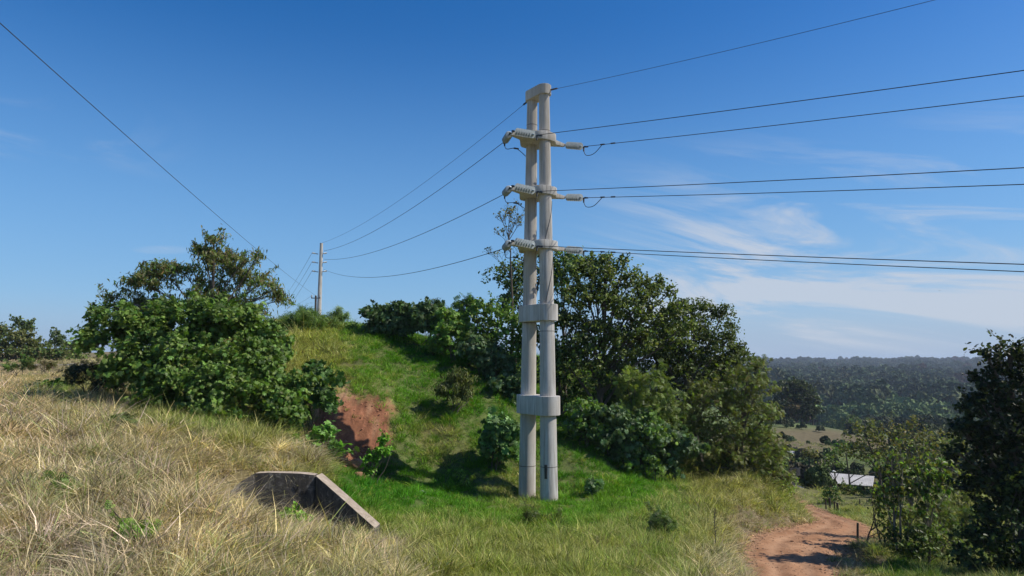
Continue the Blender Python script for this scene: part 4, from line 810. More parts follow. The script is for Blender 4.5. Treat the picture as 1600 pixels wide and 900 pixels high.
tree('thin_tree', 'tall wispy tree with sparse small leaves behind the two thin trees', 'tree', 1425, 35, [(1400,725,22),(1425,700,24),(1450,715,24),(1475,700,18),(1430,735,26),(1460,745,24),(1380,715,14),(1490,735,16),(1500,760,16),(1405,755,20),(1425,770,22),(1395,785,18),(1450,790,20)], kind='oval', leaf=.16, sub=.28, per=8, dens=.55, cols=G_OLIVE+G_SAGE+G_MID, seed=66, trunk_r=.07, bark=M_PALEBARK, hollow=.8, twigs=9, stems=3)
tree('thin_tree', 'multi-stemmed leafy sapling nearest the road edge', 'tree', 1368, 33, [(1378,768,11),(1374,790,11),(1386,805,12),(1392,822,12),(1400,800,14)], kind='oval', leaf=.2, sub=.24, per=9, dens=.8, cols=G_OLIVE+G_MID, seed=67, trunk_r=.05, hollow=.8, twigs=8, stems=3, droop=.8)
shrub('bush', 'sunlit mixed bush low between the thin trees', 'bush', 1470, 33, [(1420,810,20),(1445,820,22),(1475,815,24),(1500,830,22),(1520,810,20),(1490,850,22),(1530,835,18),(1465,790,16)], kind='spray', leaf=.22, sub=.24, per=12, dens=.8, cols=G_MID+G_OLIVE+((.09,.13,.045),), seed=68, hollow=.7, twigs=5)
shrub('bush', 'low green scrub under the pale-stemmed thin tree', 'bush', 1430, 31, [(1400,850,20),(1430,845,22),(1460,840,20),(1415,868,18),(1445,865,20),(1475,850,18),(1385,868,12)], kind='oval', leaf=.15, sub=.22, per=14, dens=.9, cols=((.05, .09, .03), (.08, .12, .04), (.04, .06, .025)), seed=65)
mid = [(1384,66,[(1330,690,18),(1350,675,20),(1370,690,20),(1345,705,20),(1320,705,12),(1372,712,16)],G_OLIVE,'spreading olive tree left of its pair, above the tin-roofed shed'),
       (1420,64,[(1400,680,22),(1430,675,24),(1455,690,20),(1420,700,26),(1395,705,18),(1450,715,20),(1430,722,18)],G_OLIVE+G_BROWN,'spreading olive tree between the shed and the dark tree'),
       (1480,66,[(1470,700,18),(1490,690,14),(1485,715,20),(1465,722,14),(1500,705,12)],G_OLIVE+G_SAGE,'grey-green tree directly beside the dark tree'),
       (1330,84,[(1320,702,12),(1340,712,12),(1300,710,9),(1360,722,12),(1390,735,14)],G_MID,'green trees rising behind the tin roof'),
       (1400,78,[(1396,735,16),(1420,745,20),(1440,755,20),(1460,745,14),(1408,755,14)],G_OLIVE+G_MID,'dusty bush right of the tin roof'),
       (1262,104,[(1258,715,10),(1266,708,9),(1272,716,8)],G_BROWN+G_OLIVE,'brown-tinged tree left of the lamp pole'),
       (1232,100,[(1225,735,12),(1240,730,12),(1235,748,10),(1215,750,10)],G_BROWN,'bare-looking brown tree beside the road end'),
       (1278,96,[(1278,744,7),(1284,750,5),(1275,752,5)],G_MID,'little dark tree between the road end and the shed'),
       (1312,90,[(1300,724,10),(1315,728,9),(1290,730,8)],((.07,.11,.04),),'round green tree behind the left end of the shed')]
for i, (px, Y, cl_, cs, lab) in enumerate(mid):
    tree('valley_tree', lab, 'tree', px, Y, cl_, kind='oval', leaf=.13+.0018*Y, sub=.35+.003*Y, per=15, dens=.85, cols=cs, seed=70+i, trunk_r=.16, group='trees below the road', hollow=.65, twigs=4)
shrub('bush', 'dark round bush in the yellow grass below the shed', 'bush', 1302, 66, [(1300,774,11),(1306,782,9),(1296,784,8)], kind='oval', leaf=.22, sub=.3, per=14, cols=G_MID, seed=82)
shrub('bush', 'green bush at the front wall of the shed', 'bush', 1335, 80, [(1325,770,9),(1338,768,9),(1350,772,9),(1362,768,8),(1318,760,5)], kind='oval', leaf=.22, sub=.3, per=12, cols=G_MID+G_OLIVE, seed=83)
# copse beyond the field: single trees
for i, (px, cy, r) in enumerate([(1225,615,17),(1243,610,16),(1260,618,15),(1232,636,15),(1252,638,15),(1270,632,10)]):
    tree('copse_tree', ['tall dark tree at the left end of the field copse','tallest dark tree in the middle of the field copse','tall dark tree at the right of the field copse','lower tree at the front left of the copse','lower tree at the front middle of the copse','small tree closing the right end of the copse'][i], 'tree', px, 262, [(px, cy, r), (px-5, cy+14, r*.8), (px+6, cy+12, r*.8), (px, cy-8, r*.6)], kind='oval', leaf=.8, sub=1.1, per=12, dens=1.0, cols=((.022, .034, .018), (.03, .042, .022)) if i != 3 else G_PURP, seed=90+i, trunk_r=.4, group='dark trees of the field copse')
for i, (px, cy, r, Y) in enumerate([(1326,660,9,330),(1338,664,10,320),(1352,662,9,335),(1368,668,9,310),(1420,676,8,300),(1455,678,10,290),(1396,650,6,420),(1300,662,6,420),(1480,672,8,330),(1288,672,4,250),(1505,680,9,290)]):
    tree('field_tree', ['leftmost bushy tree beyond the field','dark bushy tree second beyond the field','dark bushy tree third beyond the field','round tree behind the spreading olive trees','small tree beside the pale bare patch','rounded tree right of the pale bare patch','small tree in front of the tree line','low tree at the left end of the crop rows','round tree near the dark tree edge','tiny shrub on the right shoulder of the field','bushy tree just beside the dark tree'][i], 'tree', px, Y, [(px, cy, r), (px+r*.6, cy+r*.4, r*.7), (px-r*.6, cy+r*.5, r*.7)], kind='oval', leaf=.9, sub=1.2, per=9, dens=.9, cols=G_DARK+G_OLIVE[:1], seed=110+i, trunk_r=.3, group='scattered trees in the valley')
# left background trees beyond the asphalt road
for i, (px, Y, cl_, cs, lab) in enumerate([
    (22,110,[(-10,555,12),(8,556,12),(25,556,12),(42,556,12),(58,556,11)],G_OLIVE+G_DARK,'low scrubby growth lining the far side of the road at left'),
    (95,109,[(72,556,11),(88,556,11),(104,556,11),(122,557,11)],G_OLIVE+G_MID,'low scrub behind the road near the big shrub'),
    (35,118,[(28,502,8,0,.8),(40,508,9,0,.8),(33,512,10,0,.6),(48,514,5,0,.7)],G_DARK,'round-topped dark tree standing above the far left trees'),
    (5,112,[(0,525,15),(-20,520,18),(12,535,16),(0,545,14)],G_DARK+G_OLIVE,'dark tree at the left picture edge beyond the road'),
    (35,112,[(28,530,14),(45,532,13),(35,545,14),(20,545,12)],G_OLIVE,'olive tree under the round-topped tree'),
    (62,114,[(58,538,11),(66,545,10),(52,548,10)],G_OLIVE+G_DARK,'low olive tree closing the far left clump'),
    (90,116,[(86,525,7,0,1),(84,517,4,0,1.2),(95,530,8,0,.7),(86,538,10,0,.7),(100,538,7)],G_DARK+((.04,.06,.04),),'airy conifer-like tree beyond the road'),
    (110,112,[(105,548,9),(118,545,10),(128,545,12),(95,552,8)],G_OLIVE,'low trees between the airy tree and the big shrub')]):
    tree('background_tree', lab, 'tree', px, Y, cl_, kind='oval', leaf=.42, sub=.5, per=14, dens=1.1, cols=cs, seed=130+i, trunk_r=.2, group='trees beyond the asphalt road')
for i, (px, Y, cl_) in enumerate([(30,46,[(25,568,11),(38,572,12),(48,568,9),(14,576,8)]),(75,46,[(68,568,9),(80,572,9),(58,574,8)])]):
    shrub('roadside_bush', ['green weedy bush on the bank edge at far left','grey-brown scrub on the bank edge nearer the big shrub'][i], 'bush', px, Y, cl_, kind='spray', leaf=.26, sub=.25, per=14, cols=[G_MID, G_PURP+G_OLIVE][i], seed=140+i)
# weeds in the grass
wd = [(215,11.0,[(200,860,22),(222,875,24),(235,860,16)],'spray',((.09,.17,.03),(.12,.2,.05)),'bright green bushy weed at the bottom left'),
      (105,13.2,[(100,812,16),(112,825,14)],'spray',((.08,.13,.04),),'green weed in the dry grass near the left edge'),
      (160,14.6,[(155,785,16),(168,795,14)],'tuft',((.08,.12,.04),),'narrow-leaved weed tuft above the left weeds'),
      (255,16.2,[(250,730,15),(262,740,12)],'tuft',((.07,.13,.035),),'small pine-like weed in the middle of the dry bank'),
      (195,21.5,[(185,655,20),(205,660,16),(170,665,12)],'spray',((.06,.10,.04),(.05,.08,.03)),'dark green bush in dry grass below the big shrub'),
      (440,18.6,[(428,806,14),(446,808,16),(462,803,12)],'oval',((.10,.20,.03),),'bright broadleaf weed at the foot of the headwall'),
      (545,18.2,[(535,820,13),(545,812,10)],'spray',((.05,.08,.04),),'grey-green weed growing against the wing wall'),
      (1035,24.0,[(1030,825,15),(1042,835,16),(1022,845,10)],'spray',((.06,.10,.035),(.05,.08,.03)),'dark green weed clump in the pale grass right of centre'),
      (505,14.5,[(500,850,18),(520,845,16),(490,865,12)],'tuft',((.05,.07,.03),(.09,.10,.05)),'dark weed tangle in dry grass below the headwall'),
      (845,24.0,[(830,835,12),(850,838,12),(868,835,10)],'tuft',((.05,.09,.03),(.08,.10,.04)),'dark hollow tuft in the grass below the pole'),
      (85,33,[(85,607,13),(105,611,10),(66,610,9)],'oval',((.07,.14,.03),),'low green patch of weeds on the dry bank')]
for i, (px, Y, cl_, k_, cs, lab) in enumerate(wd):
    # sit the clump on the ground at its bearing
    g = ground(px, Y); gp = pix(g.x, g.y, g.z)[1]; mx_ = max(c[1]+c[2]*.5 for c in cl_); cl2 = [(a, b+(gp-mx_), c) for a, b, c in cl_]
    shrub('weed_bush', lab, 'weed', px, Y, cl2, kind=k_, leaf=.16 if Y < 20 else .24, sub=.16, per=18, dens=.9, cols=cs, seed=150+i, hollow=.7, trunk_r=.012, group='weeds scattered in the grass')
# dead stalk
g = ground(1117, 23.5); mb = MB(); pts = [g+Vector((0, 0, -.1)), g+Vector((.03, 0, .5)), g+Vector((.02, 0, 1.0)), g+Vector((.06, 0, 1.45))]; mb.tube(catmull(pts, 5), [.016-.0005*k for k in range(16)], 6)
for k in range(26):
    z = .5+k*.035; a = k*2.4; p = g+Vector((.03, 0, z)); mb.tube([p, p+Vector((math.cos(a)*.07, math.sin(a)*.07, .05))], .008, 4)
tag(mb.build('dead_stalk', M_WOOD), 'single dark dry stalk standing in pale grass near the road', 'plant')

# ------------------------------------------------------------------ shed, second house, posts, lamp, birds
def gable_shed(name, label, c, rot, L_, Wd, h, mats, slope=.25):
    g = empty(name, c, label, 'building'); R = Matrix.Rotation(rot, 3, 'Z')
    def P3(x, y, z): return c+R @ Vector((x, y, z))
    mb = MB()
    for x, y, sx_, sy_ in ((0, -Wd/2, L_, .12), (0, Wd/2, L_, .12), (-L_/2, 0, .12, Wd-.13), (L_/2, 0, .12, Wd-.13)): mb.box(P3(x, y, h/2-.6), (sx_, sy_, h+1.2), R)
    mb.build('wall', mats[0], g)
    mb = MB(); n = 60; vs = []; hh = .6; ov = .5
    for k in range(n+1):
        x = -L_/2-ov+(L_+2*ov)*k/n; wv = .012*(k % 2)
        for y, z in ((-Wd/2-ov, h+.05+wv), (Wd/2+ov, h+.05+(Wd+2*ov)*slope+wv), (Wd/2+ov, h+(Wd+2*ov)*slope-.03+wv), (-Wd/2-ov, h-.03+wv)): vs.append(P3(x, y, z))
    fs = []
    for k in range(n):
        for j in range(4): fs.append([k*4+j, k*4+(j+1) % 4, (k+1)*4+(j+1) % 4, (k+1)*4+j])
    fs += [[0, 1, 2, 3][::-1], [n*4, n*4+1, n*4+2, n*4+3]]; mb.add(vs, fs); mb.build('roof', mats[1], g)
    mb = MB(); mb.box(P3(-L_*.2, -Wd/2-.08, 1.0), (1.0, .06, 2.0), R); mb.build('door', mats[2], g)
    mb = MB(); mb.box(P3(L_*.2, -Wd/2-.08, 1.5), (1.2, .06, .9), R); mb.build('window', mats[2], g)
    return g
gc = at(1333, 766, 92); gc.z = at(1333, 753, 92).z-2.0
gable_shed('shed', 'dark plank shed with pale tin roof beside the road end', gc+Vector((-.15, .8, -.1)), -.55, 4.9, 2.7, 1.9, (M_PLANKS, M_TIN, M_STEEL), .20)
gc = at(1460, 752, 84); gc.z = at(1460, 744, 84).z-2.2
gable_shed('house', 'pale roofed house half hidden behind the thin trees', gc, -.5, 3.6, 3.0, 2.1, (M_PLANKS, M_TIN, M_STEEL), .3)
for (px, py, Y, w, lab) in ((1243, 711, 124, 1.1, 'white low building glimpsed left of the brown tree'), (1240, 765, 84, .8, 'small pale roof at the end of the dirt road')):
    c = at(px, py+5, Y); c.z = max(h1(c.x, c.y), at(px, py, Y).z-2.2); gable_shed('hut', lab, c, .3, w, w*.7, at(px, py, Y).z-c.z+.2, (M_WHITE, M_TIN, M_STEEL), .2)
g = ground(1297, 88); lz = at(1297, 738, 88).z; lp_ = empty('lamp_post', g, 'thin lamp post standing behind the left end of the tin roof', 'lamp post'); mb = MB(); mb.tube([g, Vector((g.x, g.y, lz))], .07, 8); mb.build('column', M_WOOD, lp_); mb = MB(); mb.tube([Vector((g.x, g.y, lz-.1)), Vector((g.x+.5, g.y, lz+.1))], .03, 6); hd = mb.build('arm', M_STEEL, lp_)
mb = MB(); mb.tube([Vector((g.x+.4, g.y, lz+.1)), Vector((g.x+.55, g.y, lz+.12)), Vector((g.x+.85, g.y, lz+.05))], [.06, .14, .05], 10); mb.build('lamp_head', M_WHITE, hd, smooth=60)
def post(px, Y, h, r, label, lean=0, grp='old fence posts beside the road'):
    g = ground(px, Y); mb = MB(); pts = [g-Vector((0, 0, .2)), g+Vector((lean*.5, 0, h*.5)), g+Vector((lean, 0, h))]; mb.tube(pts, [r*1.05, r, r*.92], 9); tag(mb.build('fence_post', M_WOOD, smooth=50), label, 'fence post', grp)
post(1340, 34, .85, .055, 'lone dark post leaning at the near road edge', .05)
post(1309, 52, .75, .09, 'right one of the stubby fence posts beside the road', .0)
post(1304, 53, .8, .06, 'thin post standing left of the stubby one', .03)
post(1297, 55, .95, .09, 'thick post under the round dark bush', 0)
post(1291, 57, .8, .06, 'leftmost post near the road bend', -.03)
post(1344, 58, .8, .05, 'thin post out in the scrub right of the bend', 0)
def bird(px, py, Y, label, s, roll):
    c = at(px, py, Y); mb = MB(); R = Matrix.Rotation(roll, 3, 'Y') @ Matrix.Rotation(.5, 3, 'Z')
    T = lambda v: c+R @ (Vector(v)*s)
    mb.tube([T((0, -.32, 0)), T((0, -.25, .02)), T((0, -.1, 0)), T((0, .15, 0)), T((0, .4, .0))], [.02*s, .06*s, .1*s, .09*s, .02*s], 10)
    for sg in (-1, 1):
        vs = [T((sg*.06, -.1, .04)), T((sg*.5, -.18, .16)), T((sg*1.0, -.02, .12)), T((sg*.95, .12, .11)), T((sg*.5, .12, .13)), T((sg*.06, .14, .03))]
        vs2 = [v+Vector((0, 0, -.02*s)) for v in vs]; mb.add(vs+vs2, [[0, 1, 2, 3, 4, 5], [11, 10, 9, 8, 7, 6]]+[[i, (i+1) % 6, 6+(i+1) % 6, 6+i][::-1] for i in range(6)])
    vs = [T((-.04, .3, 0)), T((.04, .3, 0)), T((.14, .6, 0)), T((-.14, .6, 0))]; mb.add(vs+[v+Vector((0, 0, -.015*s)) for v in vs], [[0, 1, 2, 3], [7, 6, 5, 4], [0, 4, 5, 1], [1, 5, 6, 2], [2, 6, 7, 3], [3, 7, 4, 0]])
    tag(mb.build('bird', M_FEATHER, smooth=60), label, 'bird', 'birds in the sky')
bird(1509, 537, 150, 'dark bird gliding low above the horizon near the dark tree', .40, .5); bird(1468, 454, 190, 'tiny bird high in the sky right of the poles', .42, -.3)

# ------------------------------------------------------------------ instanced stuff (geometry nodes): grass, forest, crops
def proto(name, V, lo, si, sh, mat):
    me = mesh_np(name, V, lo, si, False, mat, {'shadev': np.concatenate([sh, np.ones((len(sh), 1))], 1)}); return bpy.data.objects.new(name, me)
def tuft_proto(name, nb, hgt, wid, bend, spread, seed, segs=3, colvar=.25, mat=M_GRASS):
    r = np.random.default_rng(seed); V = []; lo = []; si = []; sh = []
    for b in range(nb):
        a = r.uniform(0, 6.28); rr = spread*math.sqrt(r.random()); bx, by = rr*math.cos(a), rr*math.sin(a); az_ = r.uniform(0, 6.28) if r.random() < .5 else a+r.normal()*.6; h = hgt*r.uniform(.45, 1.1); bn = bend*r.uniform(.3, 1.4); w = wid*r.uniform(.7, 1.3)
        fa = r.uniform(0, 3.14); wx, wy = math.cos(fa)*w/2, math.sin(fa)*w/2; base_ = len(V); c = np.array([1, 1, 1])*(1+r.normal()*colvar); c = c*(1+r.normal(size=3)*.04)
        for k in range(segs+1):
            t = k/segs; out = bn*h*t*t; z = h*(t-.35*bn*t*t); cx = bx+math.cos(az_)*out; cy = by+math.sin(az_)*out; q = (1-t**1.6)
            if k < segs: V += [(cx-wx*q, cy-wy*q, z), (cx+wx*q, cy+wy*q, z)]; sh += [c, c]
            else: V += [(cx, cy, z)]; sh += [c]
        for k in range(segs):
            b0 = base_+2*k
            if k < segs-1: lo += [b0, b0+1, b0+3, b0+2]; si.append(4)
            else: lo += [b0, b0+1, b0+2]; si.append(3)
    return proto(name, np.array(V), lo, si, np.clip(np.array(sh), .2, 2), mat)
def collection(objs, name):
    c = bpy.data.collections.new(name)
    for o in objs: c.objects.link(o)
    return c
def scatter(name, label, pts, rot, scl, col, coll):
    me = bpy.data.meshes.new(name); me.vertices.add(len(pts)); me.vertices.foreach_set('co', np.asarray(pts, np.float32).ravel())
    a = me.attributes.new('rot', 'FLOAT_VECTOR', 'POINT'); a.data.foreach_set('vector', np.asarray(rot, np.float32).ravel()); a = me.attributes.new('scl', 'FLOAT_VECTOR', 'POINT'); a.data.foreach_set('vector', np.asarray(scl, np.float32).ravel())
    a = me.attributes.new('col', 'FLOAT_COLOR', 'POINT'); a.data.foreach_set('color', np.concatenate([col, np.ones((len(col), 1))], 1).astype(np.float32).ravel())
    o = link(name, me); tag(o, label, kind='stuff')
    ng = bpy.data.node_groups.new(name+'_nodes', 'GeometryNodeTree'); ng.interface.new_socket('Geometry', in_out='INPUT', socket_type='NodeSocketGeometry'); ng.interface.new_socket('Geometry', in_out='OUTPUT', socket_type='NodeSocketGeometry')
    gi = ng.nodes.new('NodeGroupInput'); go = ng.nodes.new('NodeGroupOutput'); ip = ng.nodes.new('GeometryNodeInstanceOnPoints'); ci = ng.nodes.new('GeometryNodeCollectionInfo'); ci.inputs['Collection'].default_value = coll; ci.inputs['Separate Children'].default_value = True; ci.inputs['Reset Children'].default_value = True
    ip.inputs['Pick Instance'].default_value = True; rv = ng.nodes.new('FunctionNodeRandomValue'); rv.data_type = 'INT'; rv.inputs['Min'].default_value = 0; rv.inputs['Max'].default_value = len(coll.objects)-1
    na1 = ng.nodes.new('GeometryNodeInputNamedAttribute'); na1.data_type = 'FLOAT_VECTOR'; na1.inputs['Name'].default_value = 'rot'; na2 = ng.nodes.new('GeometryNodeInputNamedAttribute'); na2.data_type = 'FLOAT_VECTOR'; na2.inputs['Name'].default_value = 'scl'
    ng.links.new(gi.outputs[0], ip.inputs['Points']); ng.links.new(ci.outputs[0], ip.inputs['Instance']); ng.links.new(rv.outputs[2], ip.inputs['Instance Index']); ng.links.new(na1.outputs[0], ip.inputs['Rotation']); ng.links.new(na2.outputs[0], ip.inputs['Scale']); ng.links.new(ip.outputs[0], go.inputs[0])
    md = o.modifiers.new('scatter', 'NODES'); md.node_group = ng; return o
dryP = collection([tuft_proto(f'dry_{i}', 17, .72, .024, [.5, 1.1, 1.6, .8, 1.9][i], .26, 300+i, 4, .42) for i in range(5)], 'dry_tufts')
midP = collection([tuft_proto(f'mid_{i}', 22, .68, .024, [.4, .8, 1.3, .6][i], .26, 310+i, 3, .36) for i in range(4)], 'mid_tufts')
lushP = collection([tuft_proto(f'lush_{i}', 28, .62, .026, [.4, .8, 1.1, .6][i], .28, 320+i, 3, .28) for i in range(4)], 'lush_tufts')
def cand(n, r0, r1, a0, a1, e, seed):
    r = np.random.default_rng(seed); u = r.random(n); rr = (r0**e+u*(r1**e-r0**e))**(1/e); a = np.radians(r.uniform(a0, a1, n)); return rr*np.sin(a), rr*np.cos(a), r
def grass_fill(n, r0, r1, a0, a1, e, seed):
    x, y, r = cand(n, r0, r1, a0, a1, e, seed); z = H(x, y); px, py = pix(x, y, z); pal = palette(x, y, z)
    d, _ = road_d(x, y); keep = (d > RWF(y)+.05+.5*r.random(n)); keep &= ~((CLAY(px+9*sines(x, y, .9, 91), py+8*sines(x, y, .7, 92)) > .35)*(y > 30)*(y < 40)*(r.random(n) > .05)); keep &= ~((SLIP(px, py) > .5)*(y > 30)*(y < 42)*(r.random(n) > .35))
    keep &= ~((y > 200) & (x > 0)); hd = np.min(np.hypot(x[:, None]-HC[None, ::3, 0], y[:, None]-HC[None, ::3, 1]), 1); keep &= hd > 5.4
    # keep the concrete walls free of tufts standing inside them
    wl = np.interp(x, [-8.6, -7.9, -5.75, -3.8], [19.1, 19.8, 20.1, 19.15]); keep &= ~((x > -8.0) & (x < -3.6) & (np.abs(y-wl) < .32))
    bare = sines(x, y, 2.4, 41)+sines(x, y, .9, 42)*.6; keep &= (bare > -1.35)
    x, y, z, pal, px, py = x[keep], y[keep], z[keep], pal[keep], px[keep], py[keep]; m = len(x)
    ty = pal[:, 4]+r.normal(0, .35, m); R_ = np.hypot(x, y); h = pal[:, 3]*r.uniform(.5, 1.4, m)*np.clip(1+.38*sines(x, y, 1.5, 43), .35, 2)*np.where((x < -14) & (y > 34), .6, 1)*np.where((px > 350) & (px < 600) & (py > 745) & (y > 16.6) & (y < 19.95), .8, 1)*np.where(pal[:, 4] < .6, .78, .9); ws = np.clip(.55+R_/38, .7, 3)
    col = pal[:, :3]*(1+r.normal(0, .16, (m, 1))); 
    grey = r.random(m) < np.where(pal[:, 4] < .6, .3, .08); col[grey] = np.array([.30, .255, .19])*(1+r.normal(0, .2, (grey.sum(), 1)))
    pt_ = (1+.17*sines(x, y, 2.2, 46)+.10*sines(x, y, .8, 47))[:, None]; col = col*np.where(pal[:, 4:5] < 1.2, pt_, 1)
    gmix = (r.random(m) < np.where(pal[:, 4] < .6, .13+.16*(sines(x, y, 3.1, 45) > .5), .0)); col[gmix] = np.array([.17, .22, .07])*(1+r.normal(0, .15, (gmix.sum(), 1)))
    dmix = (r.random(m) < np.where((pal[:, 4] > .6) & (pal[:, 4] < 1.5), .30, .02)); col[dmix] = np.array([.42, .37, .20])*(1+r.normal(0, .15, (dmix.sum(), 1)))
    fz = np.clip(1.0-pal[:, 4], 0, 1)[:, None]; lz = np.clip(pal[:, 4]-1, 0, 1)[:, None]; col = col*((np.array([[1.05, 1.12, .75]])*(1-lz)+np.array([[.92, 1.22, .34]])*lz)*(1-fz)+np.array([[1.5, 1.38, 1.5]])*fz); col = np.clip(col, .01, .8); rot = np.stack([r.normal(0, .30, m), r.normal(0, .30, m), r.uniform(0, 6.28, m)], 1); scl = np.stack([ws*h*1.5, ws*h*1.5, h*1.3], 1); pt = np.stack([x, y, z-.03], 1)
    return pt, rot, scl, col, np.where(ty < .55, 0, np.where(ty < 1.45, 1, 2))
parts = [grass_fill(112000, 7.5, 26, -60, 54, .7, 501), grass_fill(104000, 22, 60, -54, 48, .6, 502), grass_fill(14000, 55, 200, -44, 44, .5, 503), grass_fill(6000, 2.5, 8, -60, 60, 1.2, 504)]
PT, RT, SC, CO, TY = [np.concatenate([p[i] for p in parts]) for i in range(5)]
for k, (nm, lab, cp) in enumerate((('dry_grass', 'long dry straw-coloured grass over the bank', dryP), ('wild_grass', 'mixed yellow-green wild grass', midP), ('green_grass', 'lush short green grass on the mound and hollow', lushP))):
    s = TY == k; scatter(nm, lab, PT[s], RT[s], SC[s], CO[s], cp)
tusP = collection([tuft_proto(f'tussock_{i}', 70, .95, .02, [1.1, 1.6, .9][i], .14, 330+i, 5, .35) for i in range(3)], 'tussocks')
x, y, r = cand(2600, 8, 40, -44, 16, .8, 505); z = H(x, y); px, py = pix(x, y, z); pal = palette(x, y, z); wl = np.interp(x, [-8.6, -7.9, -5.75, -3.8], [19.1, 19.8, 20.1, 19.15])
k = (pal[:, 4] < .75) & (sines(x, y, 4, 44)+r.normal(0, .5, len(x)) > .1) & ~((x > -7.9) & (x < -3.4) & (y < wl+.4) & (y > wl-1.1)); x, y, z, pal = x[k], y[k], z[k], pal[k]; m = len(x); sc = r.uniform(.55, 1.15, m)
tc_ = np.array([[.56, .47, .27], [.50, .41, .24], [.40, .34, .23], [.30, .30, .13]])[r.choice(4, m, p=[.4, .3, .18, .12])]*(1+r.normal(0, .12, (m, 1)))
scatter('straw_tussocks', 'arching tussocks of pale straw grass on the bank', np.stack([x, y, z-.04], 1), np.stack([r.normal(0, .2, m), r.normal(0, .2, m), r.uniform(0, 6.28, m)], 1), np.stack([sc, sc, sc*.8], 1), np.clip(tc_, .02, .8), tusP)
# forest prototypes: domes of leafy facets
def dome_proto(name, seed, nf=420):
    r = np.random.default_rng(seed); d = norm(r.normal(size=(nf, 3))); d[:, 2] = np.abs(d[:, 2])*1.0-.25; lob = 1+.22*np.sin(d[:, 0]*4+seed)*np.cos(d[:, 1]*5+seed)+.12*np.sin(d[:, 2]*9+seed*2); p = d*lob[:, None]*np.array([.5, .5, .55])+np.array([0, 0, .5])
    V, lo, si, _ = leaves(p, d+r.normal(size=(nf, 3))*.4, r.uniform(.12, .26, nf), 'oval', np.ones((nf, 3)), r); sh = np.repeat(np.clip(1+r.normal(0, .2, (nf, 1)), .4, 1.6)*np.ones((1, 3)), 6, 0)
    return proto(name, V, lo, si, sh, M_FAR)
domes = collection([dome_proto(f'dome_{i}', 400+i) for i in range(6)], 'forest_crowns')
def forest(n, r0, r1, a0, a1, e, seed, size, cols, name, label, cond=None):
    x, y, r = cand(n, r0, r1, a0, a1, e, seed); z = H(x, y); px, py = pix(x, y, z); keep = np.ones(n, bool)
    if cond is not None: keep &= cond(x, y, z, px, py, r)
    x, y, z = x[keep], y[keep], z[keep]; m = len(x); s = size*r.uniform(.5, 1.6, m)*(1+.22*sines(x, y, 140, 61)); cols = np.array(cols); w = (sines(x, y, 160, 62)*1.1+r.normal(0, .7, m)); i = np.clip(((w+2)/4*len(cols)).astype(int), 0, len(cols)-1); c = cols[i]*(1+r.normal(0, .22, (m, 1)))
    red = (sines(x, y, 260, 63) > 1.1) & (r.random(m) < .35); c[red] = np.array([.10, .06, .045])*(1+r.normal(0, .15, (red.sum(), 1)))
    scatter(name, label, np.stack([x, y, z-.1*s], 1), np.stack([np.zeros(m), np.zeros(m), r.uniform(0, 6.28, m)], 1), np.stack([s, s, s*r.uniform(.9, 1.35, m)], 1), np.clip(c, .01, .4), domes)
forest(30000, 610, 3600, 12, 48, .9, 601, 14, ((.036, .06, .028), (.05, .078, .035), (.068, .095, .042), (.09, .105, .05)), 'distant_forest', 'dense dark forest covering the far side of the valley', lambda x, y, z, px, py, r: (sines(x, y*.4, 520, 66) < 1.75) & ~(((((px-1312)/24)**2+((py-570.5)/1.6)**2) < 1)|((((px-1420)/20)**2+((py-571)/1.3)**2) < 1)))
forest(2600, 500, 625, 14, 46, 1.5, 602, 8.5, ((.12, .17, .06), (.13, .18, .07), (.10, .14, .055)), 'tree_belt', 'belt of paler green trees along the valley floor')
forest(1200, 300, 520, 26, 46, 1.5, 603, 4.0, ((.07, .085, .04), (.06, .07, .035)), 'valley_scrub', 'loose scrub on the valley floor', lambda x, y, z, px, py, r: (r.random(len(x)) < .5))
forest(1500, 84, 240, 27, 48, 1.2, 604, 3.2, ((.09, .11, .05), (.08, .095, .045), (.12, .12, .06)), 'hillside_scrub', 'rough scrub on the slope right of the field', lambda x, y, z, px, py, r: px > 1405)
forest(500, 92, 140, 19.5, 27, 1.2, 605, 2.6, ((.10, .125, .05), (.12, .11, .07), (.09, .125, .045)), 'roadside_scrub', 'rough scrub around the sheds at the road end', lambda x, y, z, px, py, r: (py > 706) & ((px < 1286) | (px > 1376)) & (r.random(len(x)) < .7))
forest(900, 122, 245, 17, 28, 1.2, 606, 1.5, ((.08, .11, .045), (.10, .11, .055), (.06, .085, .035)), 'field_scrub', 'small bushes dotted over the sloping field', lambda x, y, z, px, py, r: (py > 656) & (sines(x, y, 30, 67)+r.normal(0, .6, len(x)) > 1.1))
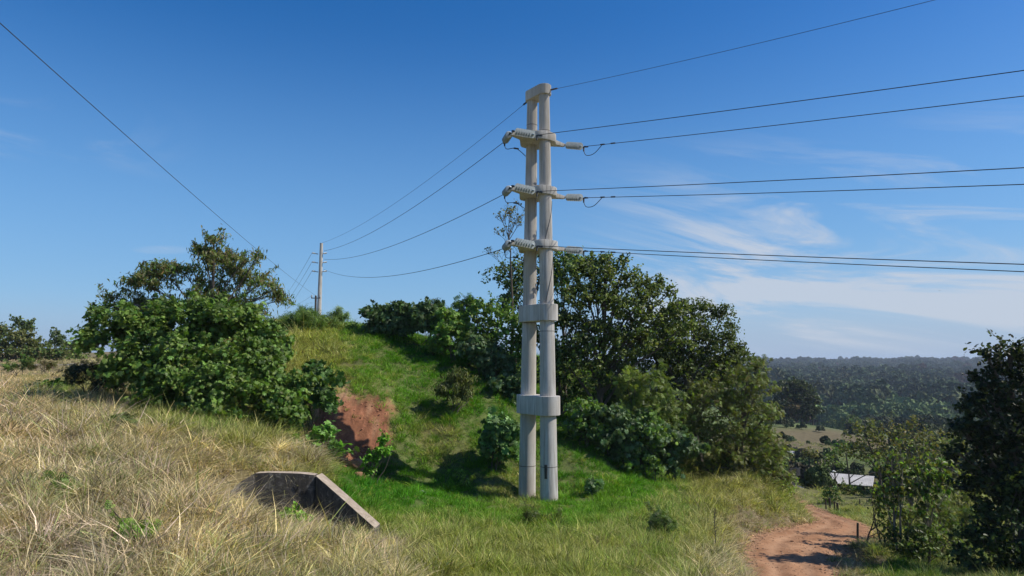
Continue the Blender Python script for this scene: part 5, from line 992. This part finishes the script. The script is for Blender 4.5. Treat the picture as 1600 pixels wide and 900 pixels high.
# crop rows
r = np.random.default_rng(71); pts = []
for k in range(70):
    az_ = math.radians(20+k*.42)
    for j in range(60):
        rr = 360+j*2.6; a2 = az_+.0006*(j)*0; x = (math.tan(az_)*430)+(rr-430)*.30; y = rr
        pts.append((x, y))
pts = np.array(pts)+r.normal(0, .25, (len(pts), 2)); z = H(pts[:, 0], pts[:, 1]); m = len(pts)
scatter('crop_rows', 'straight rows of dark crop bushes on the valley floor', np.column_stack([pts, z-.2]), np.stack([np.zeros(m)]*2+[r.uniform(0, 6, m)], 1), np.tile([2.4, 2.4, 2.6], (m, 1))*r.uniform(.8, 1.2, (m, 1)), np.array([.06, .10, .035])*(1+r.normal(0, .15, (m, 1))), domes)
# loose stones along the track
def stone_proto(name, seed):
    import bmesh
    bm = bmesh.new(); bmesh.ops.create_icosphere(bm, subdivisions=2, radius=.5); r = np.random.default_rng(seed)
    for v in bm.verts: v.co = v.co*(1+r.normal()*.12); v.co.z *= .6
    V = np.array([v.co[:] for v in bm.verts]); lo = [v.index for f in bm.faces for v in f.verts]; si = [3]*len(bm.faces); bm.free(); return proto(name, V, lo, si, np.ones((len(V), 3)), M_FAR)
stones = collection([stone_proto(f'stone_{i}', 700+i) for i in range(4)], 'stones')
x, y, r = cand(90000, 22, 75, 17, 30, .5, 710); d, _ = road_d(x, y); e_ = d/RWF(y); k = (e_ < 1.35) & (r.random(len(x)) < np.where(e_ > .85, .35, .05)); x, y = x[k], y[k]; z = H(x, y); m = len(x); sz = r.uniform(.02, .07, m)*np.where(r.random(m) < .06, 2.6, 1)
scatter('gravel', 'loose reddish stones along the edges of the dirt road', np.stack([x, y, z+.012], 1), r.uniform(0, 6, (m, 3))*np.array([[.05, .05, 1]]), np.stack([sz]*3, 1), np.array([[.30, .18, .11]])*(1+r.normal(0, .25, (m, 1))), stones)
# clods fallen at the foot of the clay cut
x, y, r = cand(60000, 32.5, 37.5, -17, -9, 1, 711); z = H(x, y); px, py = pix(x, y, z); k = (CLAY(px, py) > .3) & (r.random(len(x)) < np.where(py > 700, .07, .004)); x, y, z = x[k], y[k], z[k]; m = len(x); sz = r.uniform(.03, .12, m)*np.where(r.random(m) < .08, 2.2, 1)
scatter('clay_clods', 'crumbled reddish clods on and below the clay cut', np.stack([x, y, z+.01], 1), r.uniform(0, 6, (m, 3))*np.array([[.1, .1, 1]]), np.stack([sz]*3, 1), np.array([[.30, .15, .09]])*(1+r.normal(0, .25, (m, 1))), stones)
print('built', len(bpy.data.objects))
